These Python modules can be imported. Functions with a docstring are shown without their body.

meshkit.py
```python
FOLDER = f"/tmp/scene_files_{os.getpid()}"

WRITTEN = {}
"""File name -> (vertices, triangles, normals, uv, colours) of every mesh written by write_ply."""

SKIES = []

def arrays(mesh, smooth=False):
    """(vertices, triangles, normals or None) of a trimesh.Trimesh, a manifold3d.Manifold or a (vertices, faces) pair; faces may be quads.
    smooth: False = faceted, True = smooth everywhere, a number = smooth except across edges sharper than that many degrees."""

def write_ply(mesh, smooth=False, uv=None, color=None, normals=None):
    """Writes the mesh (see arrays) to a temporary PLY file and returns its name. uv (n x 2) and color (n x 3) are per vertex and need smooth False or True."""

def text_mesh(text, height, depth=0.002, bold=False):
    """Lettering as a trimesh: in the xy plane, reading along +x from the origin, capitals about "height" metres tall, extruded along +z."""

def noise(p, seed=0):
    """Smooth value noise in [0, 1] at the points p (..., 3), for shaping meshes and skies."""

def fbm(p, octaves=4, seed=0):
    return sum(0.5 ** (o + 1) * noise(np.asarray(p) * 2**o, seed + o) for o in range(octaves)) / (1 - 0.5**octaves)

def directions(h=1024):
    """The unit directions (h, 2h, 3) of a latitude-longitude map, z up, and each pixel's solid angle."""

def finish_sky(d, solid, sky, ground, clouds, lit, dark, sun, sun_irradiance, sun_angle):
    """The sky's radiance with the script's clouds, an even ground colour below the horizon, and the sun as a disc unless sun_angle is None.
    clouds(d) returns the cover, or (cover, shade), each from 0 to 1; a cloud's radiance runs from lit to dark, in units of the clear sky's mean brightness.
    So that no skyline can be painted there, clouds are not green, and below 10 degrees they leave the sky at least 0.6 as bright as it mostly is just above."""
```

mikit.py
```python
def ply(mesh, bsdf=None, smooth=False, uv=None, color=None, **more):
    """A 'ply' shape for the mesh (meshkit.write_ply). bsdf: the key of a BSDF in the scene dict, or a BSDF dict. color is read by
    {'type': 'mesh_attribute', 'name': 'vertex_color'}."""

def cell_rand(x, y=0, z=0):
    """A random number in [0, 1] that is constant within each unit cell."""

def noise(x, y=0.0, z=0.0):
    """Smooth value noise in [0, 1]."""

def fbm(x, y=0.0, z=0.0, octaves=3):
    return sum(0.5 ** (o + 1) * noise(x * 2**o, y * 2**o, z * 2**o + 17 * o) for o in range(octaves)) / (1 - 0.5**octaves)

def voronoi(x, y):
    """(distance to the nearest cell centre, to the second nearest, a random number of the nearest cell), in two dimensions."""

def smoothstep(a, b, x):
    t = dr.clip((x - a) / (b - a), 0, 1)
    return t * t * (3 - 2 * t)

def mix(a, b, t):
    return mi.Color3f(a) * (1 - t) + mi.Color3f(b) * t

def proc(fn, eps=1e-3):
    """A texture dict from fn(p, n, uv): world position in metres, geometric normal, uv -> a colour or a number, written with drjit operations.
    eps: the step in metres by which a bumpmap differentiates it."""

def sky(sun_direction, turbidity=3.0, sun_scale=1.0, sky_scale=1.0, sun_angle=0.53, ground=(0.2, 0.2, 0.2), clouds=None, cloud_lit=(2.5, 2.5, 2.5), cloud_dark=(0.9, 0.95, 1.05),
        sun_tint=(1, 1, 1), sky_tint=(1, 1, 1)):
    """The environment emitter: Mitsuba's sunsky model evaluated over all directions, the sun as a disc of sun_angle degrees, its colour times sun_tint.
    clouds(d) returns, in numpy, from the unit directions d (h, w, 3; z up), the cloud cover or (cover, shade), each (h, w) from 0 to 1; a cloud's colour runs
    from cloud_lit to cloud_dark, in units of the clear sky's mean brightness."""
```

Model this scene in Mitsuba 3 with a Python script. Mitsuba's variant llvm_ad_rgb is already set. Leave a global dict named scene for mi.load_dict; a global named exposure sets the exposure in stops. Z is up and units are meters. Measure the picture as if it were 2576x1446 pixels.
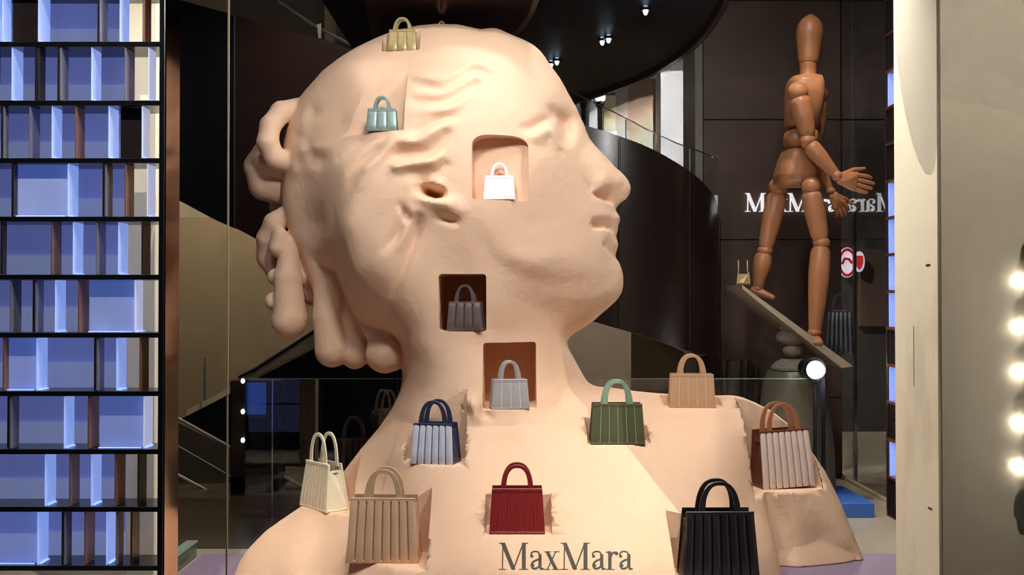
import math
import numpy as np, trimesh, manifold3d as m3, mitsuba as mi, drjit as dr
import mikit, meshkit
from scipy.interpolate import RBFInterpolator
from scipy.ndimage import map_coordinates, gaussian_filter, zoom, distance_transform_edt
from scipy.spatial import cKDTree
import shapely
from shapely.geometry import Polygon, Point, LineString, box as sbox
T = mi.ScalarTransform4f
rng = np.random.default_rng(7)
scene, labels = {}, {}

# ---------------------------------------------------------------- camera, lights, exposure
FOC, CX, CY, CAMZ, PITCH = 2700.0, 1288.0, 723.0, 1.12, math.radians(0.8)
FWD = np.array([0, math.cos(PITCH), math.sin(PITCH)]); UP = np.array([0, -math.sin(PITCH), math.cos(PITCH)])
scene['camera'] = {'type': 'perspective', 'fov': math.degrees(2 * math.atan(CX / FOC)), 'fov_axis': 'x', 'near_clip': 0.05, 'far_clip': 100.0,
                   'to_world': T().look_at(origin=[0, 0, CAMZ], target=[0, float(FWD[1]), CAMZ + float(FWD[2])], up=[0, 0, 1])}
exposure = 1.1

def P(u, v, Y):
    """The point of the place that stands at the depth Y behind the photograph's pixel."""
    d = np.array([(u - CX) / FOC, 0, 0]) + UP * ((CY - v) / FOC) + FWD
    return np.array([0, 0, CAMZ]) + d * (Y / d[1])

# ceiling spotlights with soft wide beams (x, y, z, aim x, aim y, aim z, radiance of the lens, sampling weight); the housings are built below
SPOTS = [(0.20, 3.45, 3.22, 0.10, 4.45, 1.1, 38, 2.0), (-1.0, 3.40, 3.18, -0.6, 4.4, 0.6, 22, 1.0), (1.10, 3.40, 3.18, 0.8, 4.4, 0.6, 20, 1.0), (0.25, 4.40, 3.40, 0.0, 4.6, 2.2, 38, 1.0),
         (0.98, 3.36, 2.50, 0.0, 4.5, 1.1, 64, 2.5), (-0.25, 3.28, 2.42, -0.2, 4.5, 0.9, 70, 2.0)]
SPOT_TINT = np.array([1.0, 1.02, 1.02])
# narrow spotlights, with two added outside to brighten shelf and panel (x, y, z, aim x, aim y, aim z, intensity, half cone in degrees, sampling weight)
BEAMS = [(1.30, 4.90, 3.30, 1.62, 6.3, 1.3, .8, 40, 1.0), (1.20, 7.7, 3.2, 1.34, 8.4, 1.9, 34, 45, .5), (-1.9, 7.3, 3.4, -2.1, 8.3, 1.2, 8, 55, .5),
         (1.55, 5.35, 3.3, 1.75, 6.0, 0.0, 3, 26, .5), (0.50, 3.36, 3.4, 1.27, 3.42, 1.0, 6.5, 36, .6), (-1.1, 2.3, 3.5, -1.58, 3.6, 1.15, 7, 24, .7), (1.9, 2.2, 3.5, 1.72, 3.16, 1.15, 17, 34, .7), (-1.2, 5.2, 3.35, -1.6, 6.5, 1.6, 3.2, 42, .4), (-1.02, 3.55, 3.3, -1.32, 3.92, 1.1, 7, 18, .5)]
BEAM_TINT = np.array([1, .93, .80])
SCULPT_STEP = 0.0080
# ---------------------------------------------------------------- small helpers
def add(key, mesh, bsdf, smooth=False, label=None, category=None, group=None, kind=None, **more):
    k, n = key, 0
    while k in scene: n += 1; k = f'{key}_{n:03d}'
    scene[k] = mikit.ply(mesh, bsdf, smooth=smooth, **more)
    note(k, label, category, group, kind)
    return k
def note(k, label=None, category=None, group=None, kind=None):
    d = {a: b for a, b in dict(label=label, category=category, group=group, kind=kind).items() if b}
    if d: labels[k] = d
USED = set()
def root(name, label, category, group=None):
    k, n = name, 0
    while k in USED: n += 1; k = f'{name}_{n:03d}'
    USED.add(k); note(k, label, category, group)
    return k
def lin(r, g, b):
    c = np.array([r, g, b]) / 255.0
    return [float(x) for x in np.where(c < 0.04045, c / 12.92, ((c + 0.055) / 1.055) ** 2.4)]
def rgb(c): return {'type': 'rgb', 'value': [float(x) for x in c]}
def mat(key, color, rough=0.5, metal=0.0, spec=0.5, **more):
    scene[key] = {'type': 'twosided', 'b': {'type': 'principled', 'base_color': color if isinstance(color, dict) else rgb(color), 'roughness': rough, 'metallic': metal, 'specular': spec, **more}}
def glow(radiance, weight=0.05): return {'type': 'area', 'radiance': rgb(radiance), 'sampling_weight': weight}
def bx(x0, x1, y0, y1, z0, z1, bevel=0.0):
    m = trimesh.creation.box(bounds=[[min(x0, x1), min(y0, y1), min(z0, z1)], [max(x0, x1), max(y0, y1), max(z0, z1)]])
    if bevel:
        b = bevel; c = []
        lo, hi = m.bounds
        for s in ((b, b, 0), (b, 0, b), (0, b, b)):
            for q in np.ndindex(2, 2, 2): c.append([(lo[i] + s[i]) if q[i] == 0 else (hi[i] - s[i]) for i in range(3)])
        m = trimesh.convex.convex_hull(np.array(c))
    return m
def cat(*ms): return trimesh.util.concatenate([m for m in ms])
def prism3(front, back):
    """A solid between two matching rings of points."""
    f, b = np.asarray(front, float), np.asarray(back, float); n = len(f)
    c = np.linalg.svd(f - f.mean(0))[2]; q = (f - f.mean(0)) @ c[:2].T
    p = Polygon(q)
    _, t = trimesh.creation.triangulate_polygon(p, engine='earcut')
    vv = trimesh.creation.triangulate_polygon(p, engine='earcut')[0]
    idx = cKDTree(q).query(vv)[1]; t = idx[t]
    side = [[i, (i + 1) % n, (i + 1) % n + n] for i in range(n)] + [[i, (i + 1) % n + n, i + n] for i in range(n)]
    m = trimesh.Trimesh(np.vstack([f, b]), np.vstack([t, t[:, ::-1] + n, side]), process=False)
    trimesh.repair.fix_normals(m)
    return m
def slab(px, Y, thick=0.05):
    """A flat upright slab: its outline in pixels at the depth Y (one number, or one per corner)."""
    Y = np.broadcast_to(Y, len(px))
    f = np.array([P(u, v, y) for (u, v), y in zip(px, Y)])
    return prism3(f, f + [0, thick, 0])
def tube(pts, r, n=10):
    pts = np.asarray(pts, float); r = np.broadcast_to(r, len(pts))
    keep = np.r_[True, np.linalg.norm(np.diff(pts, axis=0), axis=1) > 1e-5]; pts, r = pts[keep], r[keep]
    tg = np.gradient(pts, axis=0); tg /= np.linalg.norm(tg, axis=1, keepdims=True)
    ref = np.array([0, 0, 1.0]) if abs(tg[0][2]) < 0.9 else np.array([0, 1.0, 0])
    V = []
    for p, t, q in zip(pts, tg, r):
        a = np.cross(t, ref); a /= np.linalg.norm(a); b = np.cross(t, a)
        an = np.arange(n) * 2 * np.pi / n
        V.append(p + q * (np.cos(an)[:, None] * a + np.sin(an)[:, None] * b))
    return ring_mesh(V)
def ring_mesh(V):
    """Closed mesh over successive rings of equally many points."""
    k, n = len(V), len(V[0]); F = []
    for i in range(k - 1):
        for j in range(n):
            a, b, c, d = i * n + j, i * n + (j + 1) % n, (i + 1) * n + (j + 1) % n, (i + 1) * n + j
            F += [[a, b, c], [a, c, d]]
    W = np.vstack(V + [np.mean(V[0], 0)[None], np.mean(V[-1], 0)[None]])
    for j in range(n): F += [[k * n, (j + 1) % n, j], [k * n + 1, (k - 1) * n + j, (k - 1) * n + (j + 1) % n]]
    m = trimesh.Trimesh(W, F, process=False)
    trimesh.repair.fix_normals(m)
    return m
def lathe(profile, n=32):
    an = np.arange(n) * 2 * np.pi / n
    return ring_mesh([np.stack([r * np.cos(an), r * np.sin(an), np.full(n, z)], 1) for r, z in profile])
def ball(c, r, sub=3, scale=(1, 1, 1)):
    m = trimesh.creation.icosphere(subdivisions=sub, radius=r); m.vertices = m.vertices * scale + np.asarray(c)
    return m
def placed(m, rot=None, at=(0, 0, 0)):
    m = m.copy()
    if rot is not None: m.vertices = m.vertices @ np.asarray(rot).T
    m.vertices = m.vertices + np.asarray(at)
    return m
def Rz(a):
    a = math.radians(a); return np.array([[math.cos(a), -math.sin(a), 0], [math.sin(a), math.cos(a), 0], [0, 0, 1]])
def Ry(a):
    a = math.radians(a); return np.array([[math.cos(a), 0, math.sin(a)], [0, 1, 0], [-math.sin(a), 0, math.cos(a)]])
noise, fbm = mikit.noise, mikit.fbm

# ---------------------------------------------------------------- materials
def clay_color(p, n, uv):
    a = fbm(p.x * 6, p.y * 6, p.z * 6); b = noise(p.x * 420, p.y * 420, p.z * 420)
    return mikit.mix([.70, .45, .295], [.75, .50, .34], a) * (0.95 + 0.10 * b)
def clay_bump(p, n, uv): return fbm(p.x * 90, p.y * 90, p.z * 90) * 1.0
scene['clay'] = {'type': 'twosided', 'b': {'type': 'bumpmap', 'arbitrary': mikit.proc(clay_bump, 2e-3), 'scale': 0.0012,
                 'b': {'type': 'principled', 'base_color': mikit.proc(clay_color), 'roughness': 0.62, 'specular': 0.25}}}
def wx(u, Y): return (u - CX) / FOC * Y
# ---------------------------------------------------------------- the sculpture
YC = 4.85
def lean_chest(z): return YC - 0.54 * np.clip((0.62 - np.asarray(z)) / 0.62, 0, 1.15)   # the middle plane: the chest leans out towards the window
def lean_arm(z): return YC - 0.22 * np.clip((0.55 - np.asarray(z)) / 0.55, 0, 1.15)
GX0, GX1, GZ0, GZ1, GS = -1.52, 1.72, -0.08, 2.56, 0.005
gx, gz = np.arange(GX0, GX1, GS), np.arange(GZ0, GZ1, GS)

def spline(pts, n=6, closed=False):
    p = np.asarray(pts, float)
    if closed: p = np.vstack([p[-1:], p, p[:2]])
    else: p = np.vstack([2 * p[0] - p[1], p, 2 * p[-1] - p[-2]])
    out = []
    for i in range(1, len(p) - 2):
        t = np.linspace(0, 1, n, endpoint=False)[:, None]
        a, b, c, d = p[i - 1], p[i], p[i + 1], p[i + 2]
        out.append(0.5 * (2 * b + (c - a) * t + (2 * a - 5 * b + 4 * c - d) * t**2 + (3 * b - a - 3 * c + d) * t**3))
    if not closed: out.append(p[-2:-1])
    return np.vstack(out)

def on_plane(u, v, lean):
    y = YC
    for _ in range(30): y = 0.5 * y + 0.5 * float(lean(P(u, v, y)[2]))
    return P(u, v, y)

def half_map(outline, inner, lean):
    """Half depth squared over (x, z) about the middle plane: zero on the outline, given at the inner points (u, v, YC - depth of the front)."""
    rim = np.array([on_plane(u, v, lean)[[0, 2]] for u, v in outline])
    def dense(line, step):
        out = []
        for a, b in zip(line, np.roll(line, -1, 0)):
            k = max(1, int(np.linalg.norm(b - a) / step))
            out += [a + (b - a) * i / k for i in range(k)]
        return np.array(out)
    poly = Polygon(rim).buffer(0)
    ring = dense(np.array(poly.buffer(0.05).exterior.coords)[:-1], 0.06)
    r = dense(rim, 0.03)
    ins = [P(u, v, YC - d) for u, v, d in inner]
    val = np.array([max(float(lean(p[2])) - (YC - d), 0.04) ** 2 for p, (u, v, d) in zip(ins, inner)])
    X = np.vstack([r, ring, np.array(ins)[:, [0, 2]]]); V = np.concatenate([np.zeros(len(r)), np.full(len(ring), -0.022), val])
    X, keep = np.unique(np.round(X, 5), axis=0, return_index=True); V = V[keep]
    f = RBFInterpolator(X, V, kernel='thin_plate_spline', smoothing=1e-6)
    cs = 4
    A, B = np.meshgrid(gx[::cs], gz[::cs], indexing='ij')
    coarse = f(np.stack([A.ravel(), B.ravel()], 1)).reshape(A.shape)
    I, J = np.meshgrid(np.arange(len(gx)) / cs, np.arange(len(gz)) / cs, indexing='ij')
    S = map_coordinates(coarse, [I, J], order=3, mode='nearest')
    A, B = np.meshgrid(gx, gz, indexing='ij')
    inside = shapely.contains_xy(poly, A, B)
    d_out = distance_transform_edt(~inside) * GS; d_in = distance_transform_edt(inside) * GS
    return np.where(inside, np.maximum(S, 0.10 * (d_in - 0.012)), np.minimum(S, -0.10 * (d_out - 0.012)))

def samp(M, x, z):
    x, z = np.broadcast_arrays(np.atleast_1d(x), np.atleast_1d(z))
    return map_coordinates(M, [(x - GX0) / GS, (z - GZ0) / GS], order=1, mode='nearest')

class Relief:
    def __init__(self, S, lean): self.S, self.lean = S, lean; self.D = np.sqrt(np.maximum(S, 0)); self.R = np.zeros_like(S); self.Ds = gaussian_filter(self.D, 3)
    def xz(self, u, v):
        d = 0.3
        for _ in range(14):
            p = P(u, v, YC - d); d = 0.5 * d + 0.5 * (YC - float(self.lean(p[2])) + float(samp(self.Ds, p[0], p[2])[0]))
        return P(u, v, YC - d)[[0, 2]]
    def stroke(self, pts, amp, w, n=8, power=2.0, aspect=None):
        """pts: (u, v[, amp factor[, width factor]]) in pixels; amp in metres; w: the half width in pixels."""
        q = np.array([(*p, *(1.0, 1.0)[len(p) - 2:]) for p in pts], float)
        s = spline(q, n) if len(q) > 1 else q
        xz = np.array([self.xz(a, b) for a, b, *_ in s])
        lo, hi = xz.min(0) - 0.25, xz.max(0) + 0.25
        i0, i1 = np.searchsorted(gx, [lo[0], hi[0]]); j0, j1 = np.searchsorted(gz, [lo[1], hi[1]])
        A, B = np.meshgrid(gx[i0:i1], gz[j0:j1], indexing='ij')
        if len(xz) > 1:
            dense = np.vstack([xz[k] + (xz[k + 1] - xz[k]) * t for k in range(len(xz) - 1) for t in np.linspace(0, 1, 6, endpoint=False)] + [xz[-1]])
            fa = np.interp(np.linspace(0, len(s) - 1, len(dense)), np.arange(len(s)), s[:, 2]); fw = np.interp(np.linspace(0, len(s) - 1, len(dense)), np.arange(len(s)), s[:, 3])
        else: dense, fa, fw = xz, s[:, 2], s[:, 3]
        dist, k = cKDTree(dense).query(np.stack([A.ravel(), B.ravel()], 1))
        sig = w * 0.00165 * fw[k]
        self.R[i0:i1, j0:j1] += (amp * fa[k] * np.exp(-0.5 * (dist / sig) ** power)).reshape(A.shape)
    def ramp(self, top, bottom, amp, soft=2.5, power=1.0):
        """Between two lines of pixels (left to right) the surface falls back towards the lower one, amp metres deep there."""
        t = np.array([self.xz(*p) for p in spline(top, 6)]); b = np.array([self.xz(*p) for p in spline(bottom, 6)])
        poly = Polygon(np.vstack([t, b[::-1]])).buffer(0)
        x0, z0, x1, z1 = poly.bounds
        i0, i1 = np.searchsorted(gx, [x0 - 0.03, x1 + 0.03]); j0, j1 = np.searchsorted(gz, [z0 - 0.03, z1 + 0.03])
        A, B = np.meshgrid(gx[i0:i1], gz[j0:j1], indexing='ij'); Q = np.stack([A.ravel(), B.ravel()], 1)
        inside = shapely.contains_xy(poly, A, B)
        def dn(l):
            l2 = np.vstack([l[k] + (l[k + 1] - l[k]) * s for k in range(len(l) - 1) for s in np.linspace(0, 1, 8, endpoint=False)] + [l[-1]])
            return cKDTree(l2).query(Q)[0].reshape(A.shape)
        dt, db = dn(t), dn(b)
        g = np.where(inside, (dt / np.maximum(dt + db, 1e-6)) ** power, 0.0) * amp
        self.R[i0:i1, j0:j1] -= gaussian_filter(g, soft * 0.0017 / GS)
    def done(self, noise=True):
        fade = np.clip(self.S / 0.012, 0, 1)
        D = self.D + self.R * fade
        return np.where(self.S > 0, np.maximum(D, 0.35 * self.D) ** 2, self.S)

HEAD_TOP = [(711, 500), (713, 435), (714, 370), (716.7, 353), (724.5, 323), (735, 295), (747.8, 266), (758.7, 246), (774.7, 225), (813.6, 182), (855.6, 149.4), (900.7, 121.4), (936.5, 104), (972, 88.7), (1010, 77),
            (1053, 68), (1100, 64), (1145, 65), (1167, 68), (1195, 74.2), (1208, 77.6), (1226, 75), (1240, 74.2), (1254, 76), (1281, 88.2), (1313, 101.5), (1337, 113), (1354, 125.6), (1368, 141), (1383, 164.5),
            (1407, 197), (1421, 219), (1430, 237.6), (1442, 258), (1454, 280.5), (1467, 308.5), (1472.7, 324), (1477, 336.5), (1485, 352), (1494.5, 364.5), (1518, 389), (1543, 416), (1564.5, 436), (1577, 450), (1584.7, 464),
            (1586.7, 476), (1584, 487), (1577, 499.3), (1570.7, 505), (1561.4, 510), (1553.6, 519.6), (1548, 527), (1552, 535), (1558, 544.5), (1559.5, 550.7), (1558, 558.5), (1555, 568), (1552.8, 585), (1549, 597),
            (1552.8, 605), (1554.7, 614.5), (1552.8, 627), (1549, 638), (1548, 647), (1555, 657), (1563, 676), (1568, 699), (1566.8, 721), (1563, 736.5), (1552, 753.6), (1539.6, 766), (1517.8, 784.7), (1494.5, 805),
            (1474, 820.5), (1452.5, 833), (1440, 842), (1432, 850), (1427, 861), (1430, 874), (1446, 904), (1462, 933), (1472.7, 952), (1483, 964), (1500, 971.7), (1543, 976), (1600, 984), (1663, 990), (1750, 994), (1801, 995.7),
            (1838, 996), (1870, 1003), (1900, 1018), (1921, 1045), (1928, 1080), (1922, 1130), (1910, 1190), (1921, 1260), (1944, 1350), (1962, 1446), (1976, 1530), (1990, 1640)]
HEAD_BACK = [(560, 1640), (568, 1540), (580, 1480), (591, 1446), (607, 1407), (632.8, 1371), (665.5, 1338), (705.5, 1309), (742, 1284), (800, 1243), (862, 1189), (909, 1127), (953, 1076), (985.6, 1029), (1005.6, 985.5), (1013, 953),
             (1012, 927), (1005, 889), (997.6, 861), (979, 852), (965, 852), (948, 844), (915, 822), (891, 790), (875, 762), (860, 715), (845, 690), (810, 682), (775, 668), (748, 629), (732, 598), (723, 562), (715, 536)]
INNER = [(1000, 200, .30), (873, 333, .29), (905, 260, .29), (960, 215, .29), (1018, 195, .30), (960, 330, .43), (1000, 270, .42), (900, 190, .26), (1100, 150, .31), (1100, 250, .46), (1250, 200, .40), (1250, 130, .27), (1340, 200, .27), (1000, 330, .47), (860, 430, .42), (820, 450, .31), (770, 450, .17),
         (1100, 420, .50), (1250, 330, .45), (1300, 450, .43), (1370, 300, .31), (1400, 240, .19), (1437, 300, .105), (1200, 550, .47), (1370, 400, .36), (1350, 550, .36), (1430, 450, .25), (1440, 560, .25), (1490, 460, .145), (1462, 380, .13), (1530, 450, .10), (1568, 470, .06),
         (1520, 540, .13), (1495, 570, .17), (1530, 610, .125), (1300, 650, .40), (1420, 650, .28), (1490, 690, .20), (1535, 700, .13), (1450, 780, .16), (1380, 800, .21), (1250, 760, .385), (1150, 680, .42), (1050, 600, .47), (950, 550, .49), (873, 560, .45), (838, 560, .36), (805, 560, .21),
         (950, 740, .40), (900, 680, .42), (865, 640, .36), (1000, 800, .36), (1100, 850, .41), (1050, 870, .37), (1250, 870, .36), (1380, 880, .20), (1052, 940, .33), (1100, 940, .41), (1180, 950, .44), (1260, 970, .43), (1380, 970, .27), (1440, 960, .14),
         (1180, 1050, .49), (1350, 1050, .43), (1040, 1050, .40), (1500, 1040, .30), (1700, 1040, .25), (1800, 1050, .28), (1300, 1120, .54), (1300, 1190, .66), (1300, 1250, .77), (1300, 1350, .94), (1300, 1446, 1.08), (1300, 1560, 1.15), (1000, 1150, .50), (920, 1230, .46), (800, 1340, .57),
         (690, 1410, .66), (750, 1446, .80), (750, 1560, .88), (640, 1440, .66), (1000, 1300, .70), (1000, 1370, .84), (1000, 1446, .97), (1000, 1560, 1.04), (1550, 1080, .40), (1600, 1150, .54), (1750, 1130, .46), (1860, 1130, .36), (1870, 1060, .22), (1600, 1300, .80), (1790, 1290, .70), (1870, 1290, .56), (1600, 1370, .94), (1800, 1370, .83), (1600, 1446, 1.05), (1840, 1446, .92), (1840, 1560, .98), (1600, 1560, 1.10)]
ARM = [(1740, 1010), (1801, 997), (1838, 995.7), (1870.5, 1001.8), (1903, 1014), (1935, 1030), (1968, 1054.5), (1992, 1075), (2040.7, 1135.5), (2073, 1184), (2109.6, 1257), (2138, 1326), (2162, 1382.7), (2173, 1415), (2178, 1450), (2190, 1560), (2200, 1640), (1800, 1640), (1800, 1300), (1760, 1100)]
ARM_IN = [(1820, 1080, .24), (1900, 1060, .20), (1950, 1110, .24), (1980, 1180, .31), (2030, 1230, .28), (1990, 1300, .34), (2060, 1350, .30), (1960, 1400, .36), (2060, 1430, .33), (2130, 1400, .2), (1900, 1400, .34), (1900, 1250, .3), (1960, 1560, .37), (2100, 1560, .28)]

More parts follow.
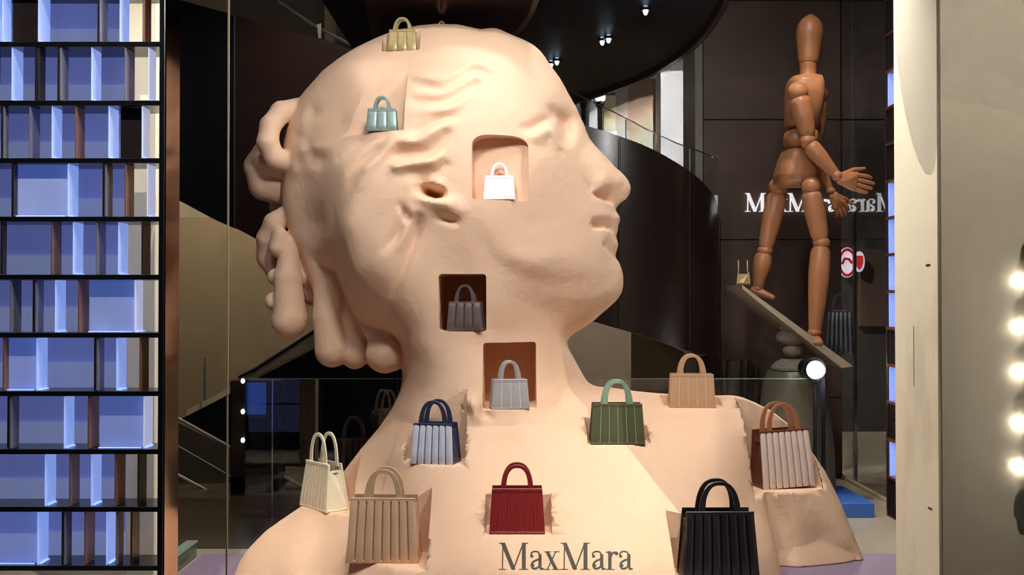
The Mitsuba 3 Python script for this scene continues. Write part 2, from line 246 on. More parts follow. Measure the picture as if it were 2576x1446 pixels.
def build_fields():
    A = Relief(half_map(HEAD_TOP + HEAD_BACK, INNER, lean_chest), lean_chest)
    st, rp = A.stroke, A.ramp
    # eye, brow, nose, mouth
    st([(1398, 280, .6), (1416, 296), (1425, 322), (1424, 348, .6)], -0.080, 15)          # hollow between eye and bridge
    st([(1385, 262, .5), (1408, 272), (1430, 300, .6), (1446, 330, .3)], 0.010, 9)         # brow edge
    st([(1350, 345, .5), (1376, 332), (1392, 340), (1402, 362, .6)], 0.038, 13)            # the eyeball under its lid
    st([(1322, 322, .5), (1342, 318), (1366, 304), (1386, 296, .5)], -0.030, 9)            # crease of the upper lid
    st([(1403, 370, .5), (1413, 382), (1418, 394, .3)], -0.012, 4)
    st([(1330, 360, .3), (1370, 370), (1402, 378, .4)], -0.006, 8)
    st([(1478, 448, .4), (1484, 470), (1492, 486, .6)], -0.012, 9)                         # crease beside the nostril
    st([(1520, 455, 1)], 0.020, 16)
    rp([(1494, 483), (1508, 474), (1526, 466), (1543, 463), (1564, 465), (1580, 471), (1584, 478)], [(1494, 486), (1504, 496), (1526, 507), (1541, 519), (1549, 527), (1560, 512), (1582, 492)], 0.085, 2.2)
    rp([(1486, 546), (1500, 543), (1520, 541), (1540, 541), (1556, 545)], [(1492, 570), (1503, 571.5), (1514, 572), (1529, 576), (1541, 586), (1550, 598)], 0.055, 1.8)
    rp([(1518, 600), (1530, 596), (1541, 600), (1552, 610)], [(1518, 618), (1528, 630), (1537, 641), (1549, 650)], 0.030, 3.5)
    st([(1488, 566, .8), (1494, 571), (1512, 573, .5)], -0.012, 5)
    # hair waves off the temple
    for pts, amp, w in [
        ([(1036, 196, .3), (1060, 194, .8), (1110, 198), (1150, 182), (1190, 160), (1224, 166, .8), (1262, 190, .2)], .018, 11),
        ([(1040, 213, .3), (1072, 216), (1115, 220), (1153, 203), (1196, 178), (1222, 185), (1246, 196, .4)], -.016, 9),
        ([(1040, 235, .3), (1090, 238), (1130, 226), (1165, 203), (1195, 193, .8), (1222, 200, .4)], .014, 9),
        ([(1040, 254, .5), (1106, 258), (1140, 246), (1175, 226), (1203, 210), (1235, 205, .3)], -.020, 10),
        ([(1040, 284, .4), (1090, 276), (1130, 272), (1165, 252, .7), (1190, 240, .3)], .018, 10),
        ([(1046, 334, .5), (1058, 328), (1080, 316), (1104, 304), (1130, 296, .8), (1155, 290, .2)], -.018, 9),
        ([(905, 440, .4), (924, 425), (954, 397), (987, 363), (1009, 354), (1048, 357), (1080, 337), (1126, 312, .5)], .030, 12),
        ([(985, 396, .3), (1007, 388), (1040, 384), (1079, 380), (1102, 362), (1118, 338, .9)], -.022, 11),
        ([(985, 430, .2), (1000, 421), (1055, 411), (1087, 406), (1104, 394, .7)], .026, 9),
        ([(1010, 440, .3), (1035, 436, .8), (1071, 438), (1102, 432), (1120, 416, .9)], -.018, 10),
        ([(868, 420, .3), (905, 392), (947, 359), (990, 338, .4)], .016, 9),
        ([(860, 400, .2), (900, 368), (925, 356), (965, 342, .6)], -.014, 8),
        ([(860, 480, .3), (885, 440), (915, 405), (945, 378, .5)], -.016, 10),
        ([(880, 500, .2), (910, 462), (940, 440, .4)], .012, 10),
        ([(1020, 130, .2), (1120, 130), (1240, 134, .4)], -.006, 9), ([(1080, 104, .2), (1160, 104), (1250, 102, .4)], -.006, 7), ([(1020, 160, .2), (1130, 152), (1260, 150, .5)], .007, 11),
        ([(1214, 79, .8), (1226, 95), (1236, 112, .3)], -.006, 6),
        # ear and the locks behind the jaw
        ([(1062, 458, .4), (1066, 474), (1090, 484), (1106, 486, .5)], -.060, 11), ([(1076, 480), (1092, 486), (1104, 486)], -.10, 8),
        ([(1096, 455, .4), (1106, 468), (1122, 478, .5)], .020, 9), ([(1078, 497, .4), (1104, 508), (1130, 518), (1150, 526, .5)], .042, 16), ([(1040, 500, .3), (1070, 500), (1090, 505, .5)], .018, 12),
        ([(1100, 545, .3), (1122, 551), (1144, 556)], -.024, 7),
        ([(1008, 520, .4), (1018, 535), (1024, 548, .6)], -.026, 7), ([(1056, 548, .6), (1050, 570), (1042, 598), (1028, 636, .8), (1010, 690, .6), (992, 742, .5), (982, 780, .3)], -.030, 9),
        ([(1012, 555, .5), (996, 592), (970, 626, .4)], -.020, 9), ([(1026, 560, .5), (1016, 590), (1002, 620, .6)], .012, 8),
        ([(1020, 530, .3), (1046, 530), (1075, 540, .6)], .014, 12),
        # mottled hair at the back, dip above the roll, roll edge
        ([(792, 396, .8), (806, 402)], -.030, 16), ([(770, 352, .7), (788, 330, .5)], -.012, 12), ([(735, 400, .6), (740, 430)], .012, 10), ([(812, 370, .6), (796, 372)], .012, 10), ([(760, 380)], .010, 12), ([(786, 280)], -.012, 16), ([(745, 340)], -.008, 10),
        ([(850, 480, .5), (840, 540), (842, 610), (852, 670, .8)], -.012, 12), ([(880, 520, .4), (872, 600), (885, 690), (905, 760), (940, 815, .6)], .022, 24),
        ([(930, 760, .4), (960, 795), (990, 800, .5)], -.008, 12), ([(920, 720, .3), (950, 748), (985, 756, .5)], .006, 10),
        ([(1180, 560, .2), (1250, 660), (1340, 706), (1430, 716), (1500, 706, .5)], -.012, 20), ([(1230, 700, .3), (1290, 740), (1380, 770), (1440, 790, .4)], -.010, 24), ([(1260, 640, .3), (1340, 660), (1440, 640, .4)], .010, 22),
        # collar bones
        ([(1160, 1018, .6), (1163, 1032), (1168, 1040, .8)], -.034, 7), ([(1178, 1008, .5), (1190, 1014), (1198, 1032), (1194, 1058, .6), (1180, 1080, .3)], .030, 12), ([(1206, 1012, .3), (1212, 1030), (1218, 1042, .9), (1234, 1052, .4)], -.022, 8),
        ([(1200, 1082, .3), (1290, 1076), (1400, 1056), (1480, 1040, .5)], .010, 20), ([(1240, 1112, .3), (1330, 1104), (1440, 1090), (1530, 1050, .3)], -.010, 18),
        ([(1390, 900, .3), (1400, 960), (1412, 1010), (1380, 1030, .4)], -.014, 18), ([(1440, 985, .5), (1400, 1028), (1330, 1046, .5)], -.018, 16),
    ]: st(pts, amp, w)
    B = Relief(half_map(ARM, ARM_IN, lean_arm), lean_arm)
    B.stroke([(1945, 1250, .5), (1965, 1310), (1972, 1380, .6)], -.03, 22)
    return A, B

A_, B_ = build_fields()
SA, SB = A_.done(), B_.done()
DA = np.sqrt(np.maximum(SA, 0))

def surf(u, v):
    """Depth of the sculpture's front behind a pixel."""
    d = 0.4
    for _ in range(14):
        p = P(u, v, YC - d); d = 0.5 * d + 0.5 * (YC - float(lean_chest(p[2])) + float(samp(DA, p[0], p[2])[0]))
    return YC - d

def caps(u0, v0, y0, r0, u1, v1, y1, r1):
    a, b = P(u0, v0, y0), P(u1, v1, y1)
    k = 1 / FOC
    return a, r0 * y0 * k, b, r1 * y1 * k
# the knot and curls of hair: capsules (u, v, depth, radius in pixels) at both ends
CURLS = [
    # loop of the knot
    (756, 270, 4.82, 25, 708, 282, 4.76, 27), (708, 282, 4.76, 27, 680, 316, 4.72, 26), (680, 316, 4.72, 26, 673, 358, 4.70, 27), (673, 358, 4.70, 27, 690, 396, 4.72, 27), (690, 396, 4.72, 27, 738, 414, 4.78, 26),
    # second coil, outside and below
    (668, 388, 4.86, 34, 655, 420, 4.86, 40), (655, 420, 4.86, 40, 668, 462, 4.88, 42), (668, 462, 4.88, 42, 712, 478, 4.90, 42), (660, 408, 4.80, 24, 730, 428, 4.82, 26), (700, 470, 4.93, 45, 740, 470, 4.95, 45), (690, 522, 4.95, 14, 712, 500, 4.95, 30),
    (700, 330, 5.06, 22, 720, 400, 5.04, 44),
    # lock that hangs from the knot
    (716, 540, 4.82, 22, 692, 562, 4.82, 28), (692, 562, 4.82, 28, 674, 600, 4.84, 28), (674, 600, 4.84, 28, 676, 648, 4.88, 29), (676, 648, 4.88, 29, 700, 690, 4.90, 26),
    (704, 592, 4.78, 20, 700, 624, 4.78, 24), (695, 697, 4.80, 22, 712, 704, 4.82, 22), (690, 758, 4.80, 24, 716, 764, 4.82, 26), (708, 806, 4.79, 26, 722, 806, 4.80, 30),
    (728, 612, 4.80, 22, 724, 700, 4.78, 34), (724, 700, 4.78, 34, 730, 800, 4.78, 42), (730, 800, 4.78, 42, 728, 808, 4.78, 43),
    (752, 600, 4.86, 30, 770, 690, 4.86, 34), (770, 690, 4.88, 34, 790, 740, 4.9, 30), (800, 640, 4.8, 40, 830, 720, 4.82, 44),
    # curls under the nape
    (830, 700, 4.80, 40, 822, 800, 4.76, 34), (822, 800, 4.76, 34, 836, 880, 4.76, 44), (812, 885, 4.86, 19, 814, 892, 4.86, 20), (878, 740, 4.84, 34, 884, 830, 4.80, 26), (884, 830, 4.80, 26, 893, 892, 4.78, 36), (850, 760, 4.88, 40, 880, 850, 4.92, 50),
    (940, 800, 4.80, 40, 962, 850, 4.72, 36), (962, 850, 4.72, 36, 968, 890, 4.70, 48), (968, 890, 4.70, 46, 985, 890, 4.76, 44), (925, 830, 4.84, 36, 935, 880, 4.86, 38),
]

def smax(a, b, k):
    h = np.clip(0.5 + 0.5 * (a - b) / k, 0, 1)
    return b + (a - b) * h + k * h * (1 - h)

def sculpt(step):
    xs, ys, zs = np.arange(-1.46, 1.60, step), np.arange(3.62, 5.40, step), np.arange(-0.03, 2.46, step)
    X, Z = np.meshgrid(xs, zs, indexing='ij')
    def body(S, back, lean):
        yc = lean(Z)
        s = samp(S, X, Z); D = np.sqrt(np.maximum(s, 0))
        out = np.empty((len(xs), len(ys), len(zs)), np.float32)
        for j, y in enumerate(ys):
            dy = np.where(y < yc, y - yc, (y - yc) * np.maximum(1.0, D / back))
            out[:, j] = (s - dy * dy) / (2 * np.maximum(D, 0.06))
        return out
    F = body(SA, 0.42, lean_chest)
    F = smax(F, body(SB, 0.36, lean_arm), 0.05)
    C = np.full_like(F, -1.0)
    for c in CURLS:
        a, ra, b, rb = caps(*c)
        r = max(ra, rb) + 0.10
        lo, hi = np.minimum(a, b) - r, np.maximum(a, b) + r
        sl = tuple(slice(*np.searchsorted(g, [l, h])) for g, l, h in zip((xs, ys, zs), lo, hi))
        gxx, gyy, gzz = xs[sl[0]][:, None, None], ys[sl[1]][None, :, None], zs[sl[2]][None, None, :]
        ab = b - a; L2 = max(ab @ ab, 1e-9)
        t = np.clip(((gxx - a[0]) * ab[0] + (gyy - a[1]) * ab[1] + (gzz - a[2]) * ab[2]) / L2, 0, 1)
        d = np.sqrt((gxx - a[0] - t * ab[0]) ** 2 + (gyy - a[1] - t * ab[1]) ** 2 + (gzz - a[2] - t * ab[2]) ** 2)
        C[sl] = smax(C[sl], (ra + (rb - ra) * t - d).astype(np.float32), 0.012)
    F = smax(F, C, 0.014)
    F = np.minimum(F, (zs - 0.0205)[None, None, :].astype(np.float32))   # flat foot on the platform
    return tetra_surface(F, xs[0], ys[0], zs[0], step)

def tetra_surface(F, x0, y0, z0, h):
    """The zero surface of F by marching tetrahedra: closed and manifold."""
    F = F.copy(); F[np.abs(F) < 1e-6] = 1e-6
    F[[0, -1]] = -1; F[:, [0, -1]] = -1; F[:, :, [0, -1]] = -1
    n = np.array(F.shape); sx, sy, sz = n[1] * n[2], n[2], 1
    ins = F > 0
    c = ins[:-1, :-1, :-1].astype(np.int8)
    tot = sum(ins[a:n[0] - 1 + a, b:n[1] - 1 + b, d:n[2] - 1 + d].astype(np.int8) for a in (0, 1) for b in (0, 1) for d in (0, 1))
    I, J, K = np.nonzero((tot > 0) & (tot < 8))
    base = I.astype(np.int64) * sx + J * sy + K
    f, s = F.ravel(), ins.ravel()
    tris = []
    import itertools
    for perm in itertools.permutations((sx, sy, sz)):
        par = {(sx, sy, sz): 0, (sy, sz, sx): 0, (sz, sx, sy): 0}.get(perm, 1)
        v = np.stack([base, base + perm[0], base + perm[0] + perm[1], base + sx + sy + sz], 1)
        if par: v = v[:, [0, 2, 1, 3]]
        m = s[v]; code = m @ np.array([1, 2, 4, 8])
        E = lambda w, a, b: np.stack([np.minimum(w[:, a], w[:, b]), np.maximum(w[:, a], w[:, b])], 1)
        for k, (a, b, c_, d) in {1: (0, 1, 2, 3), 2: (1, 0, 3, 2), 4: (2, 0, 1, 3), 8: (3, 0, 2, 1)}.items():
            w = v[code == k]; tris.append(np.stack([E(w, a, b), E(w, a, d), E(w, a, c_)], 1))
            w = v[code == 15 - k]; tris.append(np.stack([E(w, a, b), E(w, a, c_), E(w, a, d)], 1))
        for k, (a, b, c_, d) in {3: (0, 1, 2, 3), 5: (0, 2, 3, 1), 9: (0, 3, 1, 2), 6: (1, 2, 0, 3), 10: (1, 3, 2, 0), 12: (2, 3, 0, 1)}.items():
            w = v[code == k]
            p, q, r, t = E(w, a, c_), E(w, a, d), E(w, b, d), E(w, b, c_)
            tris += [np.stack([p, r, q], 1), np.stack([p, t, r], 1)]
    t = np.concatenate(tris)                       # (m, 3, 2) grid edges
    key = t[..., 0] * np.int64(4 * sx * n[0]) + t[..., 1]
    u, idx, inv = np.unique(key.ravel(), return_index=True, return_inverse=True)
    e = t.reshape(-1, 2)[idx]
    fa, fb = f[e[:, 0]], f[e[:, 1]]
    w = np.clip((fa / (fa - fb)).astype(np.float64), 0.02, 0.98)
    pos = lambda q: np.stack([q // sx, (q % sx) // sy, q % sy], 1).astype(float)
    V = pos(e[:, 0]) * (1 - w)[:, None] + pos(e[:, 1]) * w[:, None]
    return V * h + np.array([x0, y0, z0]), inv.reshape(-1, 3)[:, ::-1]

def manifold(v, f):
    return m3.Manifold(m3.Mesh(np.asarray(v, np.float32), np.asarray(f, np.uint32)))

def taubin(v, f, rounds=3):
    from scipy.sparse import coo_matrix, diags
    e = np.vstack([f[:, [0, 1]], f[:, [1, 2]], f[:, [2, 0]]])
    W = coo_matrix((np.ones(len(e)), (e[:, 0], e[:, 1])), shape=(len(v), len(v))).tocsr(); W = W + W.T
    W = diags(1.0 / np.asarray(W.sum(1)).ravel()) @ W
    for _ in range(rounds):
        v = v + 0.55 * (W @ v - v); v = v - 0.57 * (W @ v - v)
    return v
# ---------------------------------------------------------------- the shop: floor, walls, stair
mat('floor_stone', mikit.proc(lambda p, n, uv: mikit.mix(lin(172, 160, 140), lin(152, 140, 122), fbm(p.x * 3, p.y * 3, p.z))), .22, 0, .6)
mat('platform_lilac', lin(128, 110, 130), .7)
mat('block_blue', lin(52, 96, 172), .6)
mat('bronze_wall', mikit.proc(lambda p, n, uv: mikit.mix(lin(72, 56, 49), lin(96, 76, 66), fbm(p.x * 2.2, p.y * 2, p.z * 2.6, 4))), .42, .2, .5)
mat('joint_dark', lin(38, 30, 27), .6)
mat('stair_dark', mikit.proc(lambda p, n, uv: mikit.mix(lin(36, 26, 24), lin(46, 34, 31), fbm(p.x * 3, p.y * 3, p.z * 1.2))), .22, .15, .6)
mat('soffit_black', lin(10, 9, 16), .5, 0, .3)
mat('back_olive', lin(74, 62, 50), .8); mat('khaki', lin(150, 128, 95), .8); mat('beige', lin(206, 190, 160), .8); mat('white_paint', lin(232, 232, 230), .7); mat('grey_panel', lin(150, 140, 132), .6); mat('taupe_panel', lin(120, 96, 82), .6)
mat('chrome', lin(200, 200, 205), .12, 1.0); mat('steel_rail', lin(168, 156, 138), .35, .6); mat('black_metal', lin(16, 17, 22), .25, .2, .7); mat('bronze_mirror', lin(172, 134, 112), .10, 1.0)
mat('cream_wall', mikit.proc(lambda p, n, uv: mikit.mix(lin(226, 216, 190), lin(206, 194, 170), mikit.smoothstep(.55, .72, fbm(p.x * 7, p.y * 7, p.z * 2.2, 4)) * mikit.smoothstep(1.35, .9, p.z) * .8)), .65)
mat('panel_greige', lin(150, 141, 126), .34, 0, .5); mat('dark_gap', lin(14, 12, 18), .7)
scene['pane'] = {'type': 'thindielectric', 'int_ior': 1.5}
scene['mirror_pane'] = {'type': 'thindielectric', 'int_ior': 1.9}
mat('glass_edge', lin(120, 140, 126), .3); mat('joint_silicone', lin(190, 172, 142), .5)

def quad(a, b, c, d): return trimesh.Trimesh(np.array([a, b, c, d], float), [[0, 1, 2], [0, 2, 3]], process=False)
def Yf(v, z=0.0):
    """The depth at which the height z shows at the pixel row v."""
    t = ((CY - v) / FOC * UP[2] + FWD[2]) / ((CY - v) / FOC * UP[1] + FWD[1])
    return (z - CAMZ) / t
YW = Yf(1203)                    # the bronze wall
XS = wx(2118, YW)                # the glass side
add('floor', bx(-6, XS + .02, 3.0, 10, -.12, 0), 'floor_stone', kind='structure')
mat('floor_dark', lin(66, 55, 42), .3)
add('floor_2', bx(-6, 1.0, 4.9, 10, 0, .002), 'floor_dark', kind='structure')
add('wall_back', bx(-6, 4.5, 10.0, 10.15, 0, 5.4), 'back_olive', kind='structure')
add('ceiling', bx(-2.6, XS + .1, 3.0, 5.0, 3.55, 3.65), 'white_paint', kind='structure')
# bronze wall of big tiles on a dark backing
xl = wx(1770, YW)
add('wall_bronze', bx(xl, XS, YW + .012, YW + .16, 0, 3.6), 'joint_dark', kind='structure')
rows = [0.0, P(0, 1000, YW)[2], P(0, 603, YW)[2], P(0, 301, YW)[2], P(0, 0, YW)[2] - .003, 3.6]
cols = [xl, XS]
for z0, z1 in zip(rows[:-1], rows[1:]):
    add('wall_bronze__tile', bx(xl + .002, XS - .002, YW, YW + .02, z0 + .0035, z1 - .0035, .002), 'bronze_wall')
add('wall_bronze__skirting', bx(xl, XS, YW - .008, YW + .01, 0, .03, .002), 'joint_dark')
a = P(1746, 0, YW + .05)
add('wall_return', bx(a[0], xl, YW + .02, YW + .5, 0, 3.6), 'grey_panel', kind='structure')
# glass side with the street behind it
y0s, y1s = 5.3, YW
add('window_3', quad([XS, y0s, 0], [XS, y1s, 0], [XS, y1s, 3.4], [XS, y0s, 3.4]), 'mirror_pane', kind='structure')
ym = XS * FOC / (2145 - CX)
add('window_3__glazing_bar', bx(XS + .004, XS + .022, ym - .012, ym + .012, 0, 3.4, .002), 'chrome')
add('trim_1', bx(XS - .012, XS + .012, y0s, y1s, 0, .02, .003), 'joint_silicone', kind='structure')
mat('pavement', lin(120, 112, 98), .8); mat('street_dark', lin(30, 32, 32), .8)
add('pavement', bx(XS + .03, 7, 3.0, 14, -.16, -.04), 'pavement', kind='structure')
add('street_facade', bx(XS + .03, 8, 9.66, 9.9, -.1, 6), 'street_dark', label='dark building across the street seen through the side glass', category='building')
for z in (0.9, 1.9, 2.9):
    for x in (XS + 1.0, XS + 1.9):
        add('street_facade__window', bx(x, x + .55, 9.60, 9.67, z, z + .7, .01), 'lining')

# platform, blue block, small glass plinth
yb = Yf(1392, .02)
add('platform', bx(wx(512, yb), wx(2250, yb), 3.34, yb, 0.002, .02, .004), 'platform_lilac', label='low lilac platform under the giant bust', category='platform')
add('display_block', bx(1.22, 1.886, Yf(1302), 6.14, 0, .076, .004), 'block_blue', label='low bright blue block on the pale floor behind the arm', category='display block')
y = Yf(1438)
mat('glass_block', lin(88, 102, 86), .2, 0, .6)
gb = root('glass_plinth', 'small greenish glass block on the floor beside the shelf post', 'glass block')
add(f'{gb}__block', bx(wx(424, y), wx(452, y), y, y + .26, .001, .062, .003), 'glass_block')
add(f'{gb}__top', bx(wx(422, y), wx(454, y), y - .005, y + .27, .062, .072, .003), 'glass_edge')

# ---------------------------------------------------------------- the curving stair: parapet, glass on it, soffits, flights
def ribbon(path, thick=.06):
    """Upright curved wall along a path of (u, v of the top, v of the foot, depth)."""
    q = np.array(path, float); n = 5
    q = spline(q, n)
    top = np.array([P(u, a, y) for u, a, b, y in q]); bot = np.array([P(u, b, y) for u, a, b, y in q])
    tg = np.gradient(top[:, :2], axis=0); tg /= np.linalg.norm(tg, axis=1, keepdims=True)
    nr = np.stack([-tg[:, 1], tg[:, 0], np.zeros(len(tg))], 1) * thick
    return ring_mesh([np.array([t, b, b + m, t + m]) for t, b, m in zip(top, bot, nr)]), top
# one continuous dark parapet; it comes down from the left, passes behind the head and turns round at the right
PAR = [(590, 38, 572, 6.60), (700, 70, 628, 6.45), (820, 102, 668, 6.35), (970, 156, 712, 6.25), (1150, 212, 748, 6.2), (1300, 262, 772, 6.2), (1440, 306, 796, 6.2), (1540, 336, 822, 6.2), (1630, 370, 848, 6.22), (1700, 408, 872, 6.26), (1750, 442, 890, 6.32), (1785, 478, 902, 6.40), (1803, 510, 1005, 6.5), (1812, 560, 1022, 6.62)]
m, top = ribbon(PAR)
st = root('stair_parapet', 'dark bronze curving stair parapet sweeping behind the giant head', 'stair parapet')
add(f'{st}__wall', m, 'stair_dark', smooth=50)
m, _ = ribbon([(425, -6, 490, 6.75), (480, 8, 520, 6.72), (540, 24, 552, 6.66), (590, 38, 574, 6.61)])
add(f'{st}__end_panel', m, 'soffit_black', smooth=50)

add(f'{st}__added_highlight_rod', tube([P(1808, 548, 6.585), P(1808, 1015, 6.585)], .013, 14), 'chrome', smooth=60)  # added chrome rod that makes the bright streak on the parapet end
add(f'{st}__joint', slab([(588, 38), (591, 39), (591, 573), (588, 572)], 6.585, .01), 'joint_dark')
for u, a, b, y in ((1735, 432, 884, 6.26), (1560, 345, 828, 6.16)):
    add(f'{st}__joint', slab([(u - .8, a), (u + .8, a), (u + .8, b), (u - .8, b)], y, .01), 'joint_dark')
# glass balustrade standing on the parapet, right of the face
GB = [(1428, 302, 226, 6.23), (1500, 323, 262, 6.23), (1560, 344, 291, 6.23), (1600, 357, 312, 6.24), (1646, 378, 335, 6.25), (1700, 408, 360, 6.29), (1750, 442, 378, 6.35), (1785, 478, 392, 6.43), (1806, 530, 404, 6.55)]
g = root('glass_balustrade', 'clear glass balustrade on the dark curving parapet right of the face', 'balustrade')
q = spline(np.array(GB, float), 6)
brk = [1428, 1517, 1575, 1647, 1735, 1806]
for u0, u1 in zip(brk[:-1], brk[1:]):
    w = q[(q[:, 0] >= u0 - .5) & (q[:, 0] <= u1 + .5)]
    w = np.vstack([[u0] + [np.interp(u0, q[:, 0], q[:, i]) for i in (1, 2, 3)], w, [u1] + [np.interp(u1, q[:, 0], q[:, i]) for i in (1, 2, 3)]])
    lo = [P(u, a, y) for u, a, b, y in w]; hi = [P(u, b, y) for u, a, b, y in w]; k = len(w)
    add(f'{g}__pane', trimesh.Trimesh(np.array(lo + hi), [f for i in range(k - 1) for f in ([i, i + 1, i + 1 + k], [i, i + 1 + k, i + k])], process=False), 'pane')
    add(f'{g}__edge', tube(np.array(hi) + [0, 0, .002], .0035, 6), 'chrome')
for u in brk[1:-1]:
    a, b, y = [np.interp(u, q[:, 0], q[:, i]) for i in (1, 2, 3)]
    add(f'{g}__joint', slab([(u - 1.6, b), (u + 1.6, b), (u + 1.6, a), (u - 1.6, a)], y, .012), 'glass_edge')
# glass balustrade upstairs, left of the crown
g = root('glass_balustrade', 'clear glass balustrade upstairs at the upper left above the dark parapet', 'balustrade')
for quad_px, y in (([(432, -160), (575, -110), (575, 36), (432, 0)], 6.72), ([(577, -110), (938, 15), (937, 128), (577, 38)], 6.55), ([(947, 19), (1130, 102), (1130, 210), (947, 150)], 6.35)):
    p4 = [P(u, v, y) for u, v in quad_px]
    add(f'{g}__pane', quad(*p4), 'pane')
    add(f'{g}__edge', tube([p4[0], p4[1]], .005, 6), 'steel_rail'); add(f'{g}__edge', tube([p4[1], p4[2]], .0035, 6), 'glass_edge')
for a, b in (((700, 3), (790, 64)), ((790, 64), (900, 121))):
    add(f'{g}__handrail', tube([P(*a, 6.9), P(*b, 6.85)], .011, 10), 'steel_rail')
add(f'{g}__clamp', slab([(797, 62), (808, 58), (808, 95), (801, 98)], 6.5, .03), 'chrome')

# upper soffits
def flat(rim, z, thick):
    f = []
    for u, v in rim:
        y = Yf(v, z); f.append(P(u, v, y))
    f = np.array(f)
    return f
def soffit(rim, z, extra, thick=.09, r0=None):
    f = np.array([list(flat([p], z, 0)[0]) for p in rim] + [[x, y, z] for x, y in extra])
    return prism3(f, f + [0, 0, thick])
rim = [tuple(p) for p in spline(np.array([(1822, -18), (1812, 5), (1790, 43), (1752, 92), (1690, 142), (1600, 192), (1500, 229), (1420, 254), (1330, 280)], float), 5)]
sf_ = root('stair_soffit', 'black curved underside of the upper stair above the forehead', 'stair soffit')
add(f'{sf_}__underside', soffit(rim, 2.55, [(-.9, 8.2), (-.9, 4.9)]), 'soffit_black')
rb = [flat([p], 2.55, 0)[0] for p in rim]
V = [np.array([p + [0, 0, -.035], p + [.0, 0, .16], p + [.03, 0.02, .16], p + [.03, 0.02, -.035]]) for p in rb]
add(f'{sf_}__rim', ring_mesh(V), 'stair_dark', smooth=50)
rim2 = [tuple(p) for p in spline(np.array([(1352, -25), (1342, 0), (1326, 38), (1292, 80), (1230, 110), (1100, 135)], float), 5)]
sg = root('landing_soffit', 'dark brown underside of the upper landing above the crown', 'landing soffit')
add(f'{sg}__underside', soffit(rim2, 2.44, [(-.55, 6.9), (-.80, 6.6), (-.64, 4.6)], .05), 'stair_dark')
V = [np.array([p + [0, 0, -.012], p + [.0, 0, .10], p + [.02, 0.01, .10], p + [.02, 0.01, -.012]]) for p in [flat([p], 2.44, 0)[0] for p in rim2]]
add(f'{sg}__rim', ring_mesh(V), 'bronze_wall', smooth=50)
scene['lamp_speck_glow'] = {'type': 'diffuse', 'reflectance': rgb([.8, .8, .8])}
for i, (u, v) in enumerate([(1624, 20), (1515, 98), (1531, 92), (1386, 156), (1401, 149)]):  # glowing lenses in rings, built in place of reflections in the glass
    c = P(u, v, Yf(v, 2.545)); d = root('reflection_speck', f"small glowing speck standing in for a glass reflection on the black stair soffit, {['nearest the top edge', 'left one of the middle pair', 'right one of the middle pair', 'left one of the pair nearest the forehead', 'right one of the pair nearest the forehead'][i]}", 'reflection_speck', 'specks standing in for glass reflections on the black soffit')
    add(f'{d}__ring', placed(lathe([(.020, 0), (.026, 0), (.026, -.014), (.022, -.014), (.020, 0)], 20), None, c), 'black_metal')
    add(f'{d}__lens', ball(c + [0, 0, -.012], .013, 2, (1, 1, 1.9)), 'lamp_speck_glow', emitter=glow([2.2, 3.0, 3.6], .02))

# upper floor and the lit shop floor at the back
add('wall_upper', slab([(560, -200), (1150, -200), (1150, 240), (560, 240)], 8.6, .1), 'back_olive', kind='structure')
col = root('column', 'pale narrow column behind the upper glass balustrade left of the gold bag', 'column')
add(f'{col}__shaft', slab([(816, -120), (838, -120), (838, 130), (816, 130)], 8.4, .15), 'khaki')
add('wall_landing', slab([(425, -150), (570, -150), (570, 60), (425, 40)], 8.3, .1), 'khaki', kind='structure')
yr = 8.8
for nm, a, b, c, d, m_ in (('white_column', 1662, 1736, 60, 520, 'white_paint'), ('bronze_panel', 1578, 1662, 190, 440, 'taupe_panel'), ('stone_pier', 1548, 1580, 190, 440, 'grey_panel'), ('stone_pier', 1518, 1549, 240, 420, 'beige')):
    lab = {'white_column': 'bright white column behind the glass at the right of the black soffit', 'bronze_panel': 'brown wall panel beside the bright white column', 'stone_pier': f'pale stone pier behind the glass balustrade, {"next to the brown panel" if a == 1548 else "next to the hanging clothes"}'}[nm]
    r_ = root(nm, lab, nm.split('_')[1])
    add(f'{r_}__face', slab([(a, c), (b, c), (b, d), (a, d)], yr - (.35 if nm == 'white_column' else 0), .3), m_)
    if nm == 'bronze_panel': add(f'{r_}__capping', slab([(1578, 178), (1664, 178), (1664, 192), (1578, 192)], yr - .1, .3), 'white_paint')
add('wall_shop', slab([(1380, 150), (1770, 150), (1770, 520), (1380, 520)], 9.4, .1), 'grey_panel', kind='structure')
mat('cloth_white', lin(205, 208, 222), .8); mat('cloth_black', lin(24, 24, 32), .8)
def garment(u0, u1, v0, v1, y, m_, label, seed):
    r = np.random.default_rng(seed); n = 26; V = []
    for t in np.linspace(0, 1, 8):
        an = np.arange(n) * 2 * np.pi / n; a, b = P(u0, v0, y), P(u1, v1, y)
        w = (b[0] - a[0]) / 2 * (.55 + .45 * min(1, t * 4)) * (1 + .08 * t); z = a[2] + (b[2] - a[2]) * t
        rr = 1 + .10 * np.sin(an * 7 + seed) * t
        V.append(np.stack([(a[0] + b[0]) / 2 + w * np.cos(an) * rr, y + .05 * np.sin(an) * rr, np.full(n, z)], 1))
    g_ = root('garment', label, 'garment', 'garments hanging in the shop behind')
    add(f'{g_}__cloth', ring_mesh(V), m_, smooth=60)
    c = (P(u0, v0, y) + P(u1, v0, y)) / 2
    add(f'{g_}__hanger', tube([c + [0, 0, -.004], c + [0, 0, .03], c + [.012, 0, .045]], .003, 6), 'chrome')
garment(1442, 1462, 252, 345, 8.6, 'cloth_white', 'white garment on the rail, nearest the forehead', 1)
garment(1456, 1480, 252, 345, 8.7, 'cloth_black', 'black garment hanging between two white ones', 2)
garment(1474, 1502, 244, 345, 8.5, 'cloth_white', 'white garment on the rail, next to the pale pier', 3)
rr = root('garment_rail', 'thin chrome rail that the garments hang from', 'rail')
